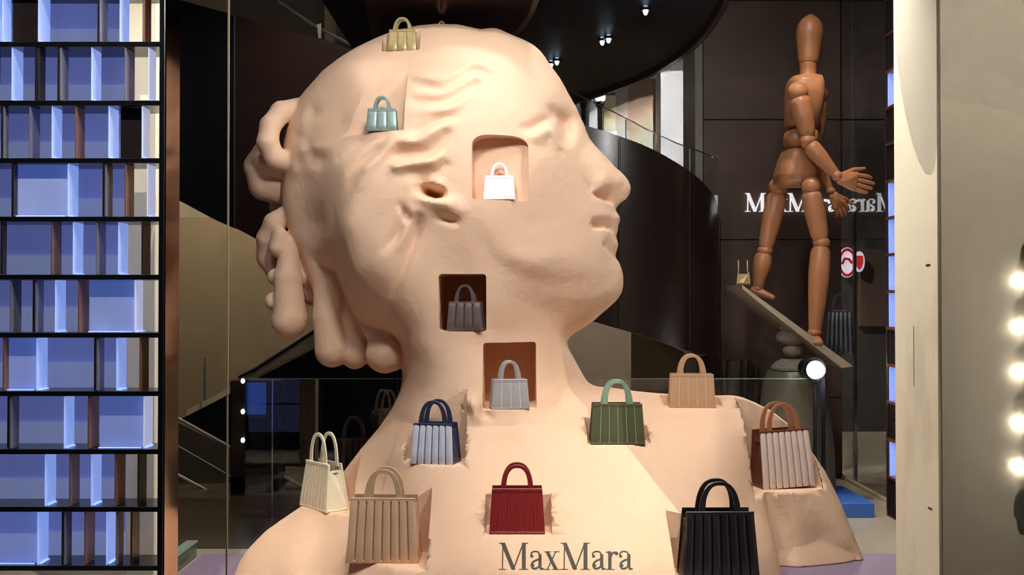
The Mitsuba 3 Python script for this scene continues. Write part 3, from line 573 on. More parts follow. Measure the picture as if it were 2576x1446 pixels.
add(f'{rr}__bar', tube([P(1425, 243, 8.6), P(1512, 243, 8.6)], .008, 8), 'chrome')
for u in (1436, 1508): add(f'{rr}__bracket', tube([P(u, 243, 8.6), P(u, 243, 8.6) + [0, .82, 0]], .006, 8), 'chrome')
sp = root('shop_spotlight', 'bright round shop spotlight behind the glass above the garments', 'spotlight')
add(f'{sp}__housing', ball(P(1510, 262, 8.2), .035, 2), 'black_metal'); add(f'{sp}__lens', ball(P(1510, 245, 8.2), .04, 2), 'lamp_speck_glow', emitter=glow([6, 6.4, 6], .1))

# lower flight seen under the parapet, left of the bust
add('wall_khaki', slab([(447, 546), (900, 546), (900, 1100), (447, 1100)], 8.2, .1), 'khaki', kind='structure')
add('wall_beige', slab([(405, 440), (960, 440), (960, 1120), (405, 1120)], 8.9, .1), 'beige', kind='structure')
fl = root('stair_flight', 'lower stair flight with a pale stringer rising to the right behind the hair', 'stair')
add(f'{fl}__stringer', slab([(470, 1030), (560, 984), (640, 943), (800, 858), (800, 872), (640, 954), (560, 1000), (470, 1046)], 7.4, .06), 'beige')
add(f'{fl}__stringer', slab([(600, 944), (640, 923), (830, 803), (830, 852), (650, 940), (600, 965)], 7.36, .05), 'beige')
add(f'{fl}__gap', slab([(600, 946), (640, 927), (830, 804), (830, 812), (640, 935), (600, 952)], 7.33, .03), 'joint_dark')
add(f'{fl}__underside', slab([(425, 1070), (470, 1046), (560, 1000), (640, 952), (800, 868), (1150, 690), (1150, 1420), (425, 1420)], 7.42, .08), 'soffit_black')
add(f'{fl}__pane', quad(P(450, 850, 7.2), P(558, 850, 7.2), P(558, 985, 7.2), P(450, 1046, 7.2)), 'pane')
add(f'{fl}__joint', slab([(512, 900), (517, 900), (517, 1005), (512, 1008)], 7.2, .012), 'glass_edge')
ur = root('stair_flight', 'lower descending flight with two pale handrails at the lower left', 'stair')
add(f'{ur}__side_panel', slab([(425, 1050), (570, 1124), (760, 1222), (760, 1400), (425, 1400)], 6.7, .06), 'back_olive')
for a, b in (((425, 1040), (770, 1229)), ((425, 1182), (740, 1352))):
    add(f'{ur}__handrail', tube([P(*a, 6.45), P(*b, 6.45)], .0105, 10), 'steel_rail')
add(f'{ur}__glass_edge', tube([P(425, 1108, 6.5), P(740, 1290, 6.5)], .004, 6), 'glass_edge')
# low glass guard behind the bust
yg = 5.58
g = root('glass_guard', 'low clear glass guard rail with a thin bright top edge behind the shoulders', 'glass guard')
for u0, u1 in ((618, 687), (688, 1325), (1326, 2058)):
    add(f'{g}__pane', quad([wx(u0, yg), yg, 0.01], [wx(u1, yg), yg, 0.01], [wx(u1, yg), yg, P(0, 953, yg)[2]], [wx(u0, yg), yg, P(0, 953, yg)[2]]), 'pane')
    z = P(0, 953, yg)[2]; add(f'{g}__edge', bx(wx(u0, yg), wx(u1, yg), yg - .004, yg + .004, z - .001, z + .0035), 'glass_edge')
for u in (687, 2060):
    add(f'{g}__post', bx(wx(u - 1.6, yg), wx(u + 1.6, yg), yg - .006, yg + .006, 0, P(0, 953, yg)[2]), 'chrome')
add(f'{g}__post', bx(wx(2064, yg), wx(2074, yg), yg - .01, yg + .01, 0, P(0, 950, yg)[2], .002), 'black_metal')
# dark low screens and bulbs behind the guard at the left
mat('screen_blue', lin(20, 36, 96), .4)
sc_ = root('dark_cabinet', 'dark cabinet with a faint blue screen behind the glass guard', 'cabinet')
add(f'{sc_}__frame', slab([(580, 958), (700, 958), (700, 1250), (580, 1250)], 6.3, .2), 'soffit_black')
add(f'{sc_}__screen', slab([(618, 962), (668, 962), (668, 1043), (618, 1043)], 6.28, .015), 'screen_blue', emitter=glow([.004, .012, .06], .01))
add(f'{sc_}__shelf', slab([(612, 1043), (676, 1043), (676, 1050), (612, 1050)], 6.25, .05), 'stair_dark')
add(f'{sc_}__side', slab([(582, 958), (616, 958), (616, 1200), (582, 1200)], 6.2, .05), 'stair_dark')
for i, v in enumerate((958, 1035, 1107)):
    b_ = root('bulb', f'small bright bulb on the dark cabinet side, {["at the height of the guard edge", "beside the blue screen", "lowest of the column"][i]}', 'bulb', 'bulbs on the dark cabinet')
    c = P(611, v, 6.17); add(f'{b_}__glass', ball(c, .012, 2, (1, 1, 1.3)), 'lamp_speck_glow', emitter=glow([2, 2.1, 2.0], .01)); add(f'{b_}__socket', placed(lathe([(.009, 0), (.009, .03), (.0, .03)], 12), np.array([[1, 0, 0], [0, 0, 1], [0, 1, 0]]), c + [0, .008, 0]), 'black_metal')
# lit vitrines beyond the guard, right of the shoulder
vt = root('vitrine', 'dim lit shop vitrine behind the glass guard at the right', 'vitrine')
mat('vitrine_dim', lin(80, 68, 50), .7)
add(f'{vt}__back', slab([(1818, 912), (1905, 906), (1905, 1215), (1818, 1215)], 6.78 if YW > 6.8 else YW - .03, .02), 'vitrine_dim')
for u in (1830, 1866, 1884): add(f'{vt}__upright', slab([(u, 905), (u + 6, 905), (u + 6, 1215), (u, 1215)], 6.70, .04), 'joint_dark')
# ---------------------------------------------------------------- recesses for the bags, and the bags themselves
def recess(x0, x1, z0, z1, y0, y1, r=0.012, arch=0.0):
    s = sbox(x0, z0, x1, z1 - arch)
    if arch:
        t = np.linspace(0, np.pi, 24)
        s = s.union(Polygon([((x0 + x1) / 2 + (x1 - x0) / 2 * math.copysign(abs(math.cos(a)) ** 0.55, math.cos(a)), z1 - arch + arch * math.sin(a) ** 0.9) for a in t]).buffer(0).union(sbox(x0, z1 - arch - .02, x1, z1 - arch + .002)))
    s = s.buffer(-r).buffer(r, quad_segs=6)
    m = trimesh.creation.extrude_polygon(s, y1 - y0, engine='earcut')
    v = m.vertices[:, [0, 2, 1]] + [0, y0, 0]
    return manifold(v, np.asarray(m.faces)[:, ::-1])

def strap(span, top_span, height, w0, w1, th, n=26):
    """An arched strap in the xz plane: flat and wide at the feet, narrow and rounder at the crown."""
    a = np.linspace(0, np.pi, n)
    x = -np.sign(np.cos(a)) * np.abs(np.cos(a)) ** 0.82 * (span / 2 - w0 / 2); z = np.sin(a) ** 0.85 * (height - w1 / 2)
    c = np.stack([x, z], 1); tg = np.gradient(c, axis=0); tg /= np.linalg.norm(tg, axis=1, keepdims=True); nr = np.stack([-tg[:, 1], tg[:, 0]], 1)
    V = []
    for p, q, s in zip(c, nr, np.sin(a)):
        w = (w0 + (w1 - w0) * s ** 0.8) / 2; t = th * (0.5 + 0.35 * s); e = 0.3 * t
        prof = [(-w, -t + e), (-w + e, -t), (w - e, -t), (w, -t + e), (w, t - e), (w - e, t), (-w + e, t), (-w, t - e)]
        V.append(np.array([[p[0] + q[0] * d, y, p[1] + q[1] * d] for d, y in prof]))
    return ring_mesh(V)

def plate(wb, wt, h, n, i, style, lean):
    """Strip i of n of a tapering panel: a long leather pleat, proud by a few millimetres, standing in the plane that leans back by lean."""
    g = (0.05 * wb / n if wb / n > .014 else .0006) if style == 'pleat' else 0.0003
    V = []
    for t in np.linspace(0, 1, 7):
        w = wb + (wt - wb) * t; x0, x1 = -w / 2 + w * i / n + g, -w / 2 + w * (i + 1) / n - g; yb = lean * t
        r = min(1.0, t / 0.10 + 0.25) * min(1.0, (1 - t) / 0.06 + 0.35)
        if style == 'pleat': prof = [(0, .35), (.06, .8), (.2, 1.0), (.6, .95), (.92, .75), (1, .3)]
        else: prof = [(0, .30), (.1, .55), (.3, .75), (.7, .75), (.9, .55), (1, .30)]
        bulge = (0.0105 if style == 'pleat' else 0.0035) * (x1 - x0) / 0.03
        out = [(x0 + (x1 - x0) * a, yb - min(bulge, .009) * d * r) for a, d in prof] + [(x1, yb + 0.004), (x0, yb + 0.004)]
        if t == 0: out = [(x, y + 0.002) for x, y in out]
        V.append(np.array([[x, y, h * t] for x, y in out]))
    return ring_mesh(V)

def handbag(name, label, group, u, v, wb, wt, h, hh, span, depth, n, material, yaw=0.0, style='pleat', Y=None, strap_w=13, handle_mat=None, seam_mat=None, roll=0.0, at=None, scale_y=None, rib_mat=None):
    """A structured tote: u, v = pixel of the middle of its lower front edge; the other sizes in pixels at its depth."""
    Y = surf(u, v) + 0.012 if Y is None else Y
    k = Y / FOC if scale_y is None else scale_y / FOC
    o = P(u, v, Y) if at is None else np.asarray(at)
    wb, wt, h, hh, span, d, sw = [q * k for q in (wb, wt, h, hh, span, depth, strap_w)]
    lean = min(0.12 * h, 0.36 * d); M = Rz(yaw) @ Ry(roll)
    put = lambda m: placed(m, M, o)
    b = root(name, label, 'handbag', group)
    hm = handle_mat or material
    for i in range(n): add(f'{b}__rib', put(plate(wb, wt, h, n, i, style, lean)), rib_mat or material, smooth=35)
    fp = [[-wb / 2, .0035, 0], [wb / 2, .0035, 0], [wt / 2, lean + .0035, h - .001], [-wt / 2, lean + .0035, h - .001]]
    add(f'{b}__front_panel', put(prism3(fp, np.array(fp) + [0, .003, 0])), material)
    bw = [(-wb / 2, d), (wb / 2, d)]
    back = prism3([[-wb / 2, d, 0], [wb / 2, d, 0], [wt / 2, d - lean, h], [-wt / 2, d - lean, h]], [[-wb / 2, d - .006, 0], [wb / 2, d - .006, 0], [wt / 2, d - lean - .006, h], [-wt / 2, d - lean - .006, h]])
    add(f'{b}__back_panel', put(back), material)
    for s in (-1, 1):                                   # folded side gussets, set in and lower than the panels
        z1 = 0.86 * h; f = 0.86
        xb, xt = s * (wb / 2 - 0.004), s * (wt / 2 + (wb - wt) / 2 * (1 - f) - 0.004)
        inn = 0.12 * d
        ring0 = [[xb, 0.004, 0.004], [xb + s * 0.004, d * .5, 0.004], [xb, d - .004, 0.004], [xt, d - lean * f - .004, z1], [xt - s * inn, d * .5, z1 * .985], [xt, lean * f + .004, z1]]
        g = prism3(ring0, np.array(ring0) - [s * 0.004, 0, 0])
        add(f'{b}__gusset', put(g), material)
    add(f'{b}__base', put(bx(-wb / 2, wb / 2, 0.0, d, 0.0, 0.012, 0.004)), material)
    inside = prism3([[-wt / 2 + .006, lean + .006, h * .80], [wt / 2 - .006, lean + .006, h * .80], [wt / 2 - .006, d - lean - .006, h * .80], [-wt / 2 + .006, d - lean - .006, h * .80]], [[-wt / 2 + .006, lean + .006, h * .79], [wt / 2 - .006, lean + .006, h * .79], [wt / 2 - .006, d - lean - .006, h * .79], [-wt / 2 + .006, d - lean - .006, h * .79]])
    add(f'{b}__lining', put(inside), 'lining')
    add(f'{b}__top_band', put(bx(-wt / 2, wt / 2, lean - .005, lean + .003, h - .012, h + .001, 0.0015)), material)
    if seam_mat:
        for i in range(1, n):
            q = np.array([[-wb / 2 + wb * i / n, -.0045, .05 * h], [-wt / 2 + wt * i / n, lean - .0045, .95 * h]])
            add(f'{b}__seam', put(tube(q, .0013, 6)), seam_mat)
    st = strap(span, span, hh + 0.015, sw, sw * .55, 0.0045)
    add(f'{b}__handle', put(placed(st, None, (0, lean + .004, h - .015))), hm, smooth=40)
    add(f'{b}__handle', put(placed(st, None, (0, d - lean - .006, h - .015))), hm, smooth=40)
    return b

mat('lining', lin(60, 45, 38), .8)
mat('gold_leather', lin(160, 138, 96), .40, .6); mat('mint_leather', lin(120, 134, 128), .42, .4); mat('blush_leather', lin(240, 222, 222), .5, .0, .6)
mat('chocolate_leather', lin(92, 78, 74), .35, 0, .6); mat('silver_leather', lin(180, 176, 174), .40, .3); mat('navy_leather', lin(46, 50, 78), .42, 0, .6); mat('slate_leather', lin(196, 200, 214), .42, 0, .6); mat('brown_painted_sheen', lin(214, 192, 178), .38, 0, .7)  # last two: bright sheen painted as pale copies of navy and brown leather
mat('green_leather', lin(78, 80, 54), .42, 0, .5); mat('sage_leather', lin(132, 158, 132), .45); mat('sage_thread', lin(150, 165, 135), .7); mat('suede', lin(184, 146, 114), .8, 0, .2, sheen=.4); mat('suede_seam', lin(222, 196, 168), .8)
mat('cream_leather', lin(236, 226, 196), .5); mat('taupe_leather', lin(204, 170, 136), .5, .1); mat('red_leather', lin(132, 34, 36), .38, 0, .6); mat('red_seam', lin(160, 62, 56), .5)
mat('black_leather', lin(10, 10, 18), .36, 0, .7); mat('brown_leather', lin(104, 58, 40), .35, 0, .6); mat('tan_strap', lin(165, 105, 70), .4, 0, .6); mat('silver_seam', lin(225, 222, 220), .5); mat('dusk_leather', lin(96, 78, 66), .45)

G = 'pleated tote bags set into the sculpture'
BAGS = [
    dict(name='handbag', label='small gold handbag set into the crown of the giant head', u=1010, v=127, wb=76, wt=66, h=55, hh=32, span=50, depth=42, n=3, material='gold_leather', yaw=-4, style='flat', strap_w=11),
    dict(name='handbag', label='small mint metallic handbag in the curved niche in the hair', u=959, v=329, wb=79, wt=70, h=57, hh=33, span=46, depth=42, n=3, material='mint_leather', yaw=-1, style='flat', strap_w=10),
    dict(name='handbag', label='small pale blush handbag in the arched niche in the cheek', u=1256, v=501, wb=81, wt=72, h=60, hh=34, span=48, depth=40, n=3, material='blush_leather', yaw=0, style='flat', strap_w=10),
    dict(name='handbag', label='small dark brown handbag in the upper neck niche below the ear', u=1167, v=832, wb=92, wt=82, h=73, hh=44, span=56, depth=50, n=4, material='chocolate_leather', yaw=-9, strap_w=12),
    dict(name='handbag', label='silver grey handbag in the lower neck niche above the collarbone', u=1285, v=1029, wb=97, wt=86, h=74, hh=47, span=58, depth=58, n=4, material='silver_leather', yaw=8, style='flat', seam_mat='silver_seam', strap_w=12),
    dict(name='handbag', label='navy blue handbag with sheen painted pale on its pleats on the chest below the collarbone', u=1085, v=1168, wb=114, wt=100, h=101, hh=58, span=78, depth=76, n=6, material='navy_leather', rib_mat='slate_leather', yaw=-13, strap_w=15),
    dict(name='handbag', label='dark green handbag with lighter green handles on the upper chest', u=1555, v=1119, wb=137, wt=124, h=102, hh=60, span=80, depth=72, n=6, material='green_leather', handle_mat='sage_leather', seam_mat='sage_thread', yaw=0, style='flat', strap_w=16),
    dict(name='handbag', label='beige suede handbag on top of the right hand shoulder', u=1743, v=1026, wb=115, wt=106, h=84, hh=50, span=72, depth=70, n=5, material='suede', seam_mat='suede_seam', yaw=-4, style='flat', strap_w=14),
    dict(name='handbag', label='cream pleated handbag turned sideways on the left hand shoulder', u=786, v=1281, wb=136, wt=112, h=117, hh=74, span=88, depth=66, n=8, material='cream_leather', yaw=-50, style='flat', seam_mat='suede_seam', strap_w=16),
    dict(name='handbag', label='large taupe pleated handbag at the lower left of the chest', u=960, v=1417, wb=182, wt=163, h=160, hh=72, span=98, depth=98, n=8, material='taupe_leather', yaw=-2, strap_w=18),
    dict(name='handbag', label='dark red handbag in the middle of the chest', u=1301, v=1344, wb=140, wt=127, h=112, hh=60, span=84, depth=80, n=6, material='red_leather', seam_mat='red_seam', yaw=0, style='flat', strap_w=15),
    dict(name='handbag', label='large black handbag at the lower right of the chest', u=1816, v=1462, wb=194, wt=172, h=170, hh=76, span=108, depth=100, n=8, material='black_leather', yaw=1, strap_w=18),
    dict(name='handbag', label='glossy brown pleated handbag with painted pale sheen and tan handles on the upper arm', u=1987, v=1226, wb=142, wt=130, h=143, hh=68, span=92, depth=84, n=8, material='brown_leather', rib_mat='brown_painted_sheen', handle_mat='tan_strap', yaw=10, roll=-3, strap_w=15),
]
cuts = []
def cut_px(u0, u1, v0, v1, y0, y1, Ys, **k):
    a, b = P(u0, v1, Ys), P(u1, v0, Ys)
    cuts.append(recess(a[0], b[0], a[2], b[2], y0, y1, **k))
def bagY(u, v): return surf(u, v)
y = surf(1258, 503); cut_px(1187, 1330, 339, 503, 3.9, y + .085, y, arch=.05, r=.014)
y = surf(960, 331); cut_px(840, 1019, 150, 332, 3.9, YC - .29, y, r=.006)
y = surf(1164, 833); cut_px(1104, 1223, 689, 834, 3.9, y + .40, y, r=.014)
y = surf(1283, 1031); cut_px(1214, 1351, 864, 1031, 3.8, y + .40, y, r=.012)
LEDGES = [(958, 1057, 40, 128, 1010, 127, .09), (1012, 1170, 960, 1169, 1085, 1168, .16), (1479, 1640, 900, 1120, 1555, 1119, .16), (1672, 1822, 840, 1027, 1743, 1026, .15), (752, 892, 1020, 1283, 800, 1281, .20),
          (856, 1078, 1120, 1419, 960, 1417, .19), (1219, 1389, 1120, 1346, 1301, 1344, .17), (1694, 1925, 1100, 1464, 1816, 1462, .20), (1874, 2070, 960, 1231, 1987, 1226, .19)]
for u0, u1, v0, v1, u, v, dep in LEDGES:
    y = surf(u, v); cut_px(u0, u1, v0, v1, y - .6, y + dep, y, r=.008)

sv, sf = sculpt(SCULPT_STEP)
sv = taubin(sv, sf)
sv = sv + trimesh.Trimesh(sv, sf, process=False).vertex_normals * ((meshkit.fbm(sv * 22, 3) - .5) * .0030)[:, None]
bust = manifold(sv, sf)
bust = max(bust.decompose(), key=lambda c: c.num_tri())
bust = (bust - m3.Manifold.batch_boolean(cuts, m3.OpType.Add)).simplify(0.0005)
bust = max(bust.decompose(), key=lambda c: c.num_tri())
add('sculpture', bust, 'clay', smooth=38, label='giant terracotta coloured classical bust with its head in profile and niches for bags', category='sculpture')
for q in BAGS:
    q = dict(q)
    handbag(group=None, **q)
# ---------------------------------------------------------------- lettering
def glyph(c):
    """Roman capitals and lower case as polygons, in units of the capital height; returns (shape, advance)."""
    L = lambda pts, w: LineString(pts).buffer(w / 2, cap_style='flat', join_style='mitre')
    B = lambda a, b, c_, d: sbox(a, b, c_, d)
    U = shapely.union_all
    if c == 'M':
        return U([B(.0, 0, .28, .035), B(.06, 0.0, .36, .0), L([(.145, .02), (.165, .98)], .045), L([(.16, 1.0), (.56, .0)], .15), L([(.545, .0), (.92, 1.0)], .05), B(.865, 0, 1.01, 1.0), B(.76, 0, 1.10, .035), B(.02, .965, .23, 1.0), B(.86, .965, 1.10, 1.0)]).intersection(B(-.1, 0, 1.2, 1)), 1.14
    if c == 'a':
        arc = [(.06 + .0, .50), (.07, .60), (.14, .665), (.24, .675), (.33, .65), (.375, .57)]
        bowl = [(.40, .40), (.24, .35), (.12, .27), (.085, .16), (.13, .06), (.22, .045), (.32, .09), (.40, .17)]
        return U([L(spline(arc, 5), .055), Point(.095, .50).buffer(.058), B(.335, .09, .455, .58), L([(.395, .12), (.43, .03), (.50, .035), (.53, .06)], .07), L(spline(bowl, 5), .075), Point(.135, .16).buffer(.06)]), .555
    if c == 'x':
        return U([L([(.10, .68), (.44, .0)], .125), L([(.43, .68), (.10, .0)], .042), B(.0, .65, .25, .685), B(.33, .65, .56, .685), B(-.01, 0, .21, .035), B(.29, 0, .56, .035)]).intersection(B(-.1, 0, .7, .69)), .585
    return U([B(.08, 0, .205, .66), B(.0, 0, .32, .035), L([(.0, .635), (.16, .67)], .06), L(spline([(.18, .48), (.22, .58), (.30, .645), (.38, .63)], 5), .075), Point(.385, .605).buffer(.07)]), .45
def lettering(name, label, category, origin, width, m_, depth, emitter=None, text='MaxMara'):
    sh, x = [], 0.0
    for c in text: g_, adv = glyph(c); sh.append((g_, x)); x += adv
    k = width / (x - .02); r = root(name, label, category)
    for g_, dx in sh:
        m = cat(*[trimesh.creation.extrude_polygon(q, depth / k, engine='earcut') for q in getattr(g_, 'geoms', [g_]) if q.area > 1e-5])
        v = m.vertices * k
        m = trimesh.Trimesh(np.stack([origin[0] + dx * k + v[:, 0], origin[1] - v[:, 2], origin[2] + v[:, 1]], 1), m.faces[:, ::-1][:, ::-1], process=False)
        trimesh.repair.fix_normals(m)
        add(f'{r}__letter', m, m_, **({'emitter': emitter} if emitter else {}))
scene['decal_grey'] = {'type': 'principledthin', 'base_color': rgb(lin(172, 182, 188)), 'roughness': .35, 'spec_trans': .85, 'eta': 1.2}
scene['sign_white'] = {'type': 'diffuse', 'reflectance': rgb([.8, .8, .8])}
YG = 3.20                        # the shop window
o = P(1254, 1433, YG - .002)
lettering('window_lettering', 'grey serif lettering on the shop window glass at the bottom centre', 'lettering', o, (1590 - 1254) / FOC * YG, 'decal_grey', .0015)
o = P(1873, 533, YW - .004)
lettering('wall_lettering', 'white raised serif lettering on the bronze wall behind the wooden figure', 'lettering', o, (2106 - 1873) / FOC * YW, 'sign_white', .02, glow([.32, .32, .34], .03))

# ---------------------------------------------------------------- the wooden lay figure on its plank
def wood_color(p, n, uv): return mikit.mix(lin(156, 102, 68), lin(172, 116, 80), fbm(p.x * 30, p.y * 30, p.z * 5))
mat('lay_wood', mikit.proc(wood_color), .38, 0, .5)
mat('plank_wood', mikit.proc(lambda p, n, uv: mikit.mix(lin(176, 160, 140), lin(150, 132, 112), fbm(p.x * 8, p.y * 40, p.z * 8))), .6)
mat('stone_grey', mikit.proc(lambda p, n, uv: mikit.mix(lin(120, 112, 98), lin(150, 140, 124), fbm(p.x * 40, p.y * 40, p.z * 40))), .7)
YM = 5.95
lay = root('lay_figure', 'life size jointed wooden artist figure striding on a tilted plank', 'wooden figure')
def hullmesh(spheres, ref=None):
    ms = [ball(c, r, 3) for c, r in spheres]
    return trimesh.convex.convex_hull(np.vstack([m.vertices for m in ms]))
kpx = YM / FOC
def turned(a, b, prof, ya=YM, yb=YM, n=28):
    """A turned limb between two pixels: prof = (fraction, half width in pixels)."""
    A, B = P(*a, ya), P(*b, yb); ax = B - A; L = np.linalg.norm(ax); ax /= L
    s = np.cross(ax, [0, 1, 0]); s /= np.linalg.norm(s); t = np.cross(ax, s); an = np.arange(n) * 2 * np.pi / n
    f = np.array(prof); q = np.linspace(f[0, 0], f[-1, 0], 22); rr = np.interp(q, f[:, 0], f[:, 1])
    rr[1:-1] = (rr[:-2] + 2 * rr[1:-1] + rr[2:]) / 4
    V = [A + ax * L * f_ + kpx * r * (np.cos(an)[:, None] * s + np.sin(an)[:, None] * t) for f_, r in zip(q, rr)]
    return ring_mesh(V)
def J(u, v, r, y=YM, sc=(1, 1, 1)): return ball(P(u, v, y), r * kpx, 3, sc)
W = 'lay_wood'
add(f'{lay}__head', turned((2039, 36), (2034, 158), [(0, 3), (.05, 15), (.13, 25), (.25, 32), (.42, 34), (.6, 31), (.8, 28), (.95, 26), (1, 23)]), W, smooth=60)
add(f'{lay}__neck', turned((2033, 155), (2033, 194), [(0, 18), (.12, 22), (.5, 20), (.85, 21), (1, 24)]), W, smooth=60)
def block(rows, y=YM, n=36, e=.62):
    V = []
    for v, u0, u1, dep in rows:
        an = np.arange(n) * 2 * np.pi / n; c, s = np.cos(an), np.sin(an)
        x = np.sign(c) * np.abs(c) ** e; z = np.sign(s) * np.abs(s) ** e
        o = P((u0 + u1) / 2, v, y)
        V.append(np.stack([o[0] + x * (u1 - u0) / 2 * kpx, o[1] + z * dep * kpx, np.full(n, o[2])], 1))
    return ring_mesh(V)
add(f'{lay}__chest', block([(193, 2000, 2056, 30), (197, 1988, 2063, 52), (212, 1982, 2066, 64), (245, 1979, 2068, 66), (285, 1977, 2063, 56), (315, 1977, 2056, 46), (323, 1984, 2050, 36)]), W, smooth=60)
add(f'{lay}__waist', block([(326, 1990, 2046, 30), (332, 1977, 2054, 40), (350, 1973, 2054, 42), (368, 1976, 2052, 40), (375, 1988, 2044, 30)]), W, smooth=60)
add(f'{lay}__pelvis', block([(376, 1985, 2040, 36), (381, 1970, 2050, 50), (405, 1960, 2052, 58), (440, 1950, 2052, 60), (460, 1951, 2048, 54), (472, 1970, 2036, 36)]), W, smooth=60)
yn, yfar = YM - .17, YM + .17
def limb(name, *a, **k): return add(f'{lay}__{name}', turned(*a, **k), W, smooth=60)
# near arm
add(f'{lay}__shoulder_joint', J(2007, 232, 25, yn, (1, .9, 1.05)), W, smooth=True)
limb('upper_arm', (2009, 243), (2034, 346), [(0, 18), (.1, 26), (.5, 25), (.9, 19), (1, 15)], ya=yn, yb=yn)
add(f'{lay}__elbow_joint', J(2031, 354, 19, yn), W, smooth=True)
limb('forearm', (2034, 362), (2103, 440), [(0, 12), (.08, 21), (.4, 20), (.9, 13), (1, 11)], ya=yn, yb=yn - .04)
add(f'{lay}__wrist_joint', J(2106, 443, 13, yn - .05), W, smooth=True)
# far arm
add(f'{lay}__shoulder_joint', J(2064, 238, 20, yfar - .02), W, smooth=True)
limb('upper_arm', (2062, 250), (2056, 352), [(0, 15), (.1, 20), (.5, 20), (.9, 15), (1, 12)], ya=yfar, yb=yfar)
limb('forearm', (2050, 405), (2086, 476), [(0, 14), (.1, 19), (.5, 17), (.95, 11), (1, 10)], ya=yfar, yb=yfar - .03)
add(f'{lay}__wrist_joint', J(2090, 482, 12, yfar - .04), W, smooth=True)
def hand(wrist, dirv, up, y, s, curl=0.0):
    """Palm, four fingers of unequal length and a thumb off the side of the palm; sizes in pixels."""
    w = P(*wrist, y); d = np.array([dirv[0], 0, -dirv[1]], float); d /= np.linalg.norm(d); u_ = np.array([up[0], up[2] if len(up) > 2 else 0, -up[1]], float); u_ -= d * (u_ @ d); u_ /= np.linalg.norm(u_); nn = np.cross(d, u_)
    k = kpx * s; pt = lambda a, b, c=0.0: w + k * (a * d + b * u_ + c * nn)
    palm = hullmesh([(pt(2, 7), 7 * k), (pt(2, -7), 7 * k), (pt(34, 15), 6.5 * k), (pt(34, -15), 6.5 * k), (pt(20, 0, 2), 9 * k)])
    add(f'{lay}__palm', palm, W, smooth=50)
    for i, (b, ln) in enumerate(((15, 34), (5, 42), (-5, 40), (-15, 32))):
        a0 = pt(35, b); a1 = pt(35 + ln * .42, b * 1.12, -curl * 5); a2 = pt(35 + ln * .75 - curl * 4, b * 1.15, -curl * 14); a3 = pt(35 + ln - curl * 14, b * 1.1, -curl * 24)
        ch = [hullmesh([(p, r0 * k), (q, r1 * k)]) for (p, q, r0, r1) in ((a0, a1, 5.2, 5.0), (a1, a2, 5.0, 4.6), (a2, a3, 4.6, 3.8))]
        f = m3.Manifold.batch_boolean([manifold(c.vertices, c.faces) for c in ch], m3.OpType.Add)
        add(f'{lay}__finger', f, W, smooth=50)
    t0, t1, t2 = pt(10, 12, -4), pt(28, 26, -8), pt(50, 34, -9)
    f = m3.Manifold.batch_boolean([manifold(c.vertices, c.faces) for c in (hullmesh([(t0, 6.5 * k), (t1, 5.4 * k)]), hullmesh([(t1, 5.4 * k), (t2, 3.8 * k)]))], m3.OpType.Add)
    add(f'{lay}__thumb', f, W, smooth=50)
hand((2112, 448), (86, 20), (20, -80, .45), yn - .05, 1.12, .15)
hand((2096, 490), (30, 50), (50, -24, .5), yfar - .05, .92, .7)
# legs
add(f'{lay}__hip_joint', J(1957, 470, 24, yfar - .06), W, smooth=True)
limb('thigh', (1957, 485), (1925, 622), [(0, 18), (.05, 25), (.4, 26), (.9, 20), (1, 17)], ya=yfar - .05, yb=yfar - .05)
add(f'{lay}__knee_joint', J(1924, 630, 20, yfar - .05, (1, 1, .7)), W, smooth=True)
limb('shin', (1922, 638), (1906, 724), [(0, 17), (.08, 23), (.35, 23), (.9, 15), (1, 13)], ya=yfar - .05, yb=yfar - .05)
add(f'{lay}__hip_joint', J(2041, 470, 24, yn + .03), W, smooth=True)
limb('thigh', (2040, 482), (2064, 602), [(0, 18), (.05, 25), (.4, 26), (.9, 22), (1, 18)], ya=yn + .03, yb=yn + .03)
add(f'{lay}__knee_joint', J(2066, 610, 21, yn + .03, (1, 1, .8)), W, smooth=True)
limb('shin', (2065, 620), (2050, 832), [(0, 18), (.04, 24), (.3, 26), (.55, 23), (.95, 16), (1, 15)], ya=yn + .03, yb=yn + .03)
add(f'{lay}__ankle_joint', J(2049, 836, 17, yn + .03, (1, 1, .7)), W, smooth=True); add(f'{lay}__ankle_joint', J(1905, 726, 14, yfar - .05, (1, 1, .7)), W, smooth=True)
add(f'{lay}__foot', hullmesh([(P(2036, 850, yn + .06), 12 * kpx), (P(2046, 846, yn + .05), 13 * kpx), (P(2062, 862, yn - .02), 9 * kpx), (P(2050, 862, yn - .02), 8 * kpx)]), W, smooth=40)
add(f'{lay}__foot', hullmesh([(P(1896, 730, yfar - .05), 10 * kpx), (P(1908, 734, yfar - .05), 12 * kpx), (P(1944, 748, yfar - .09), 6 * kpx), (P(1938, 744, yfar - .02), 6 * kpx)]), W, smooth=40)
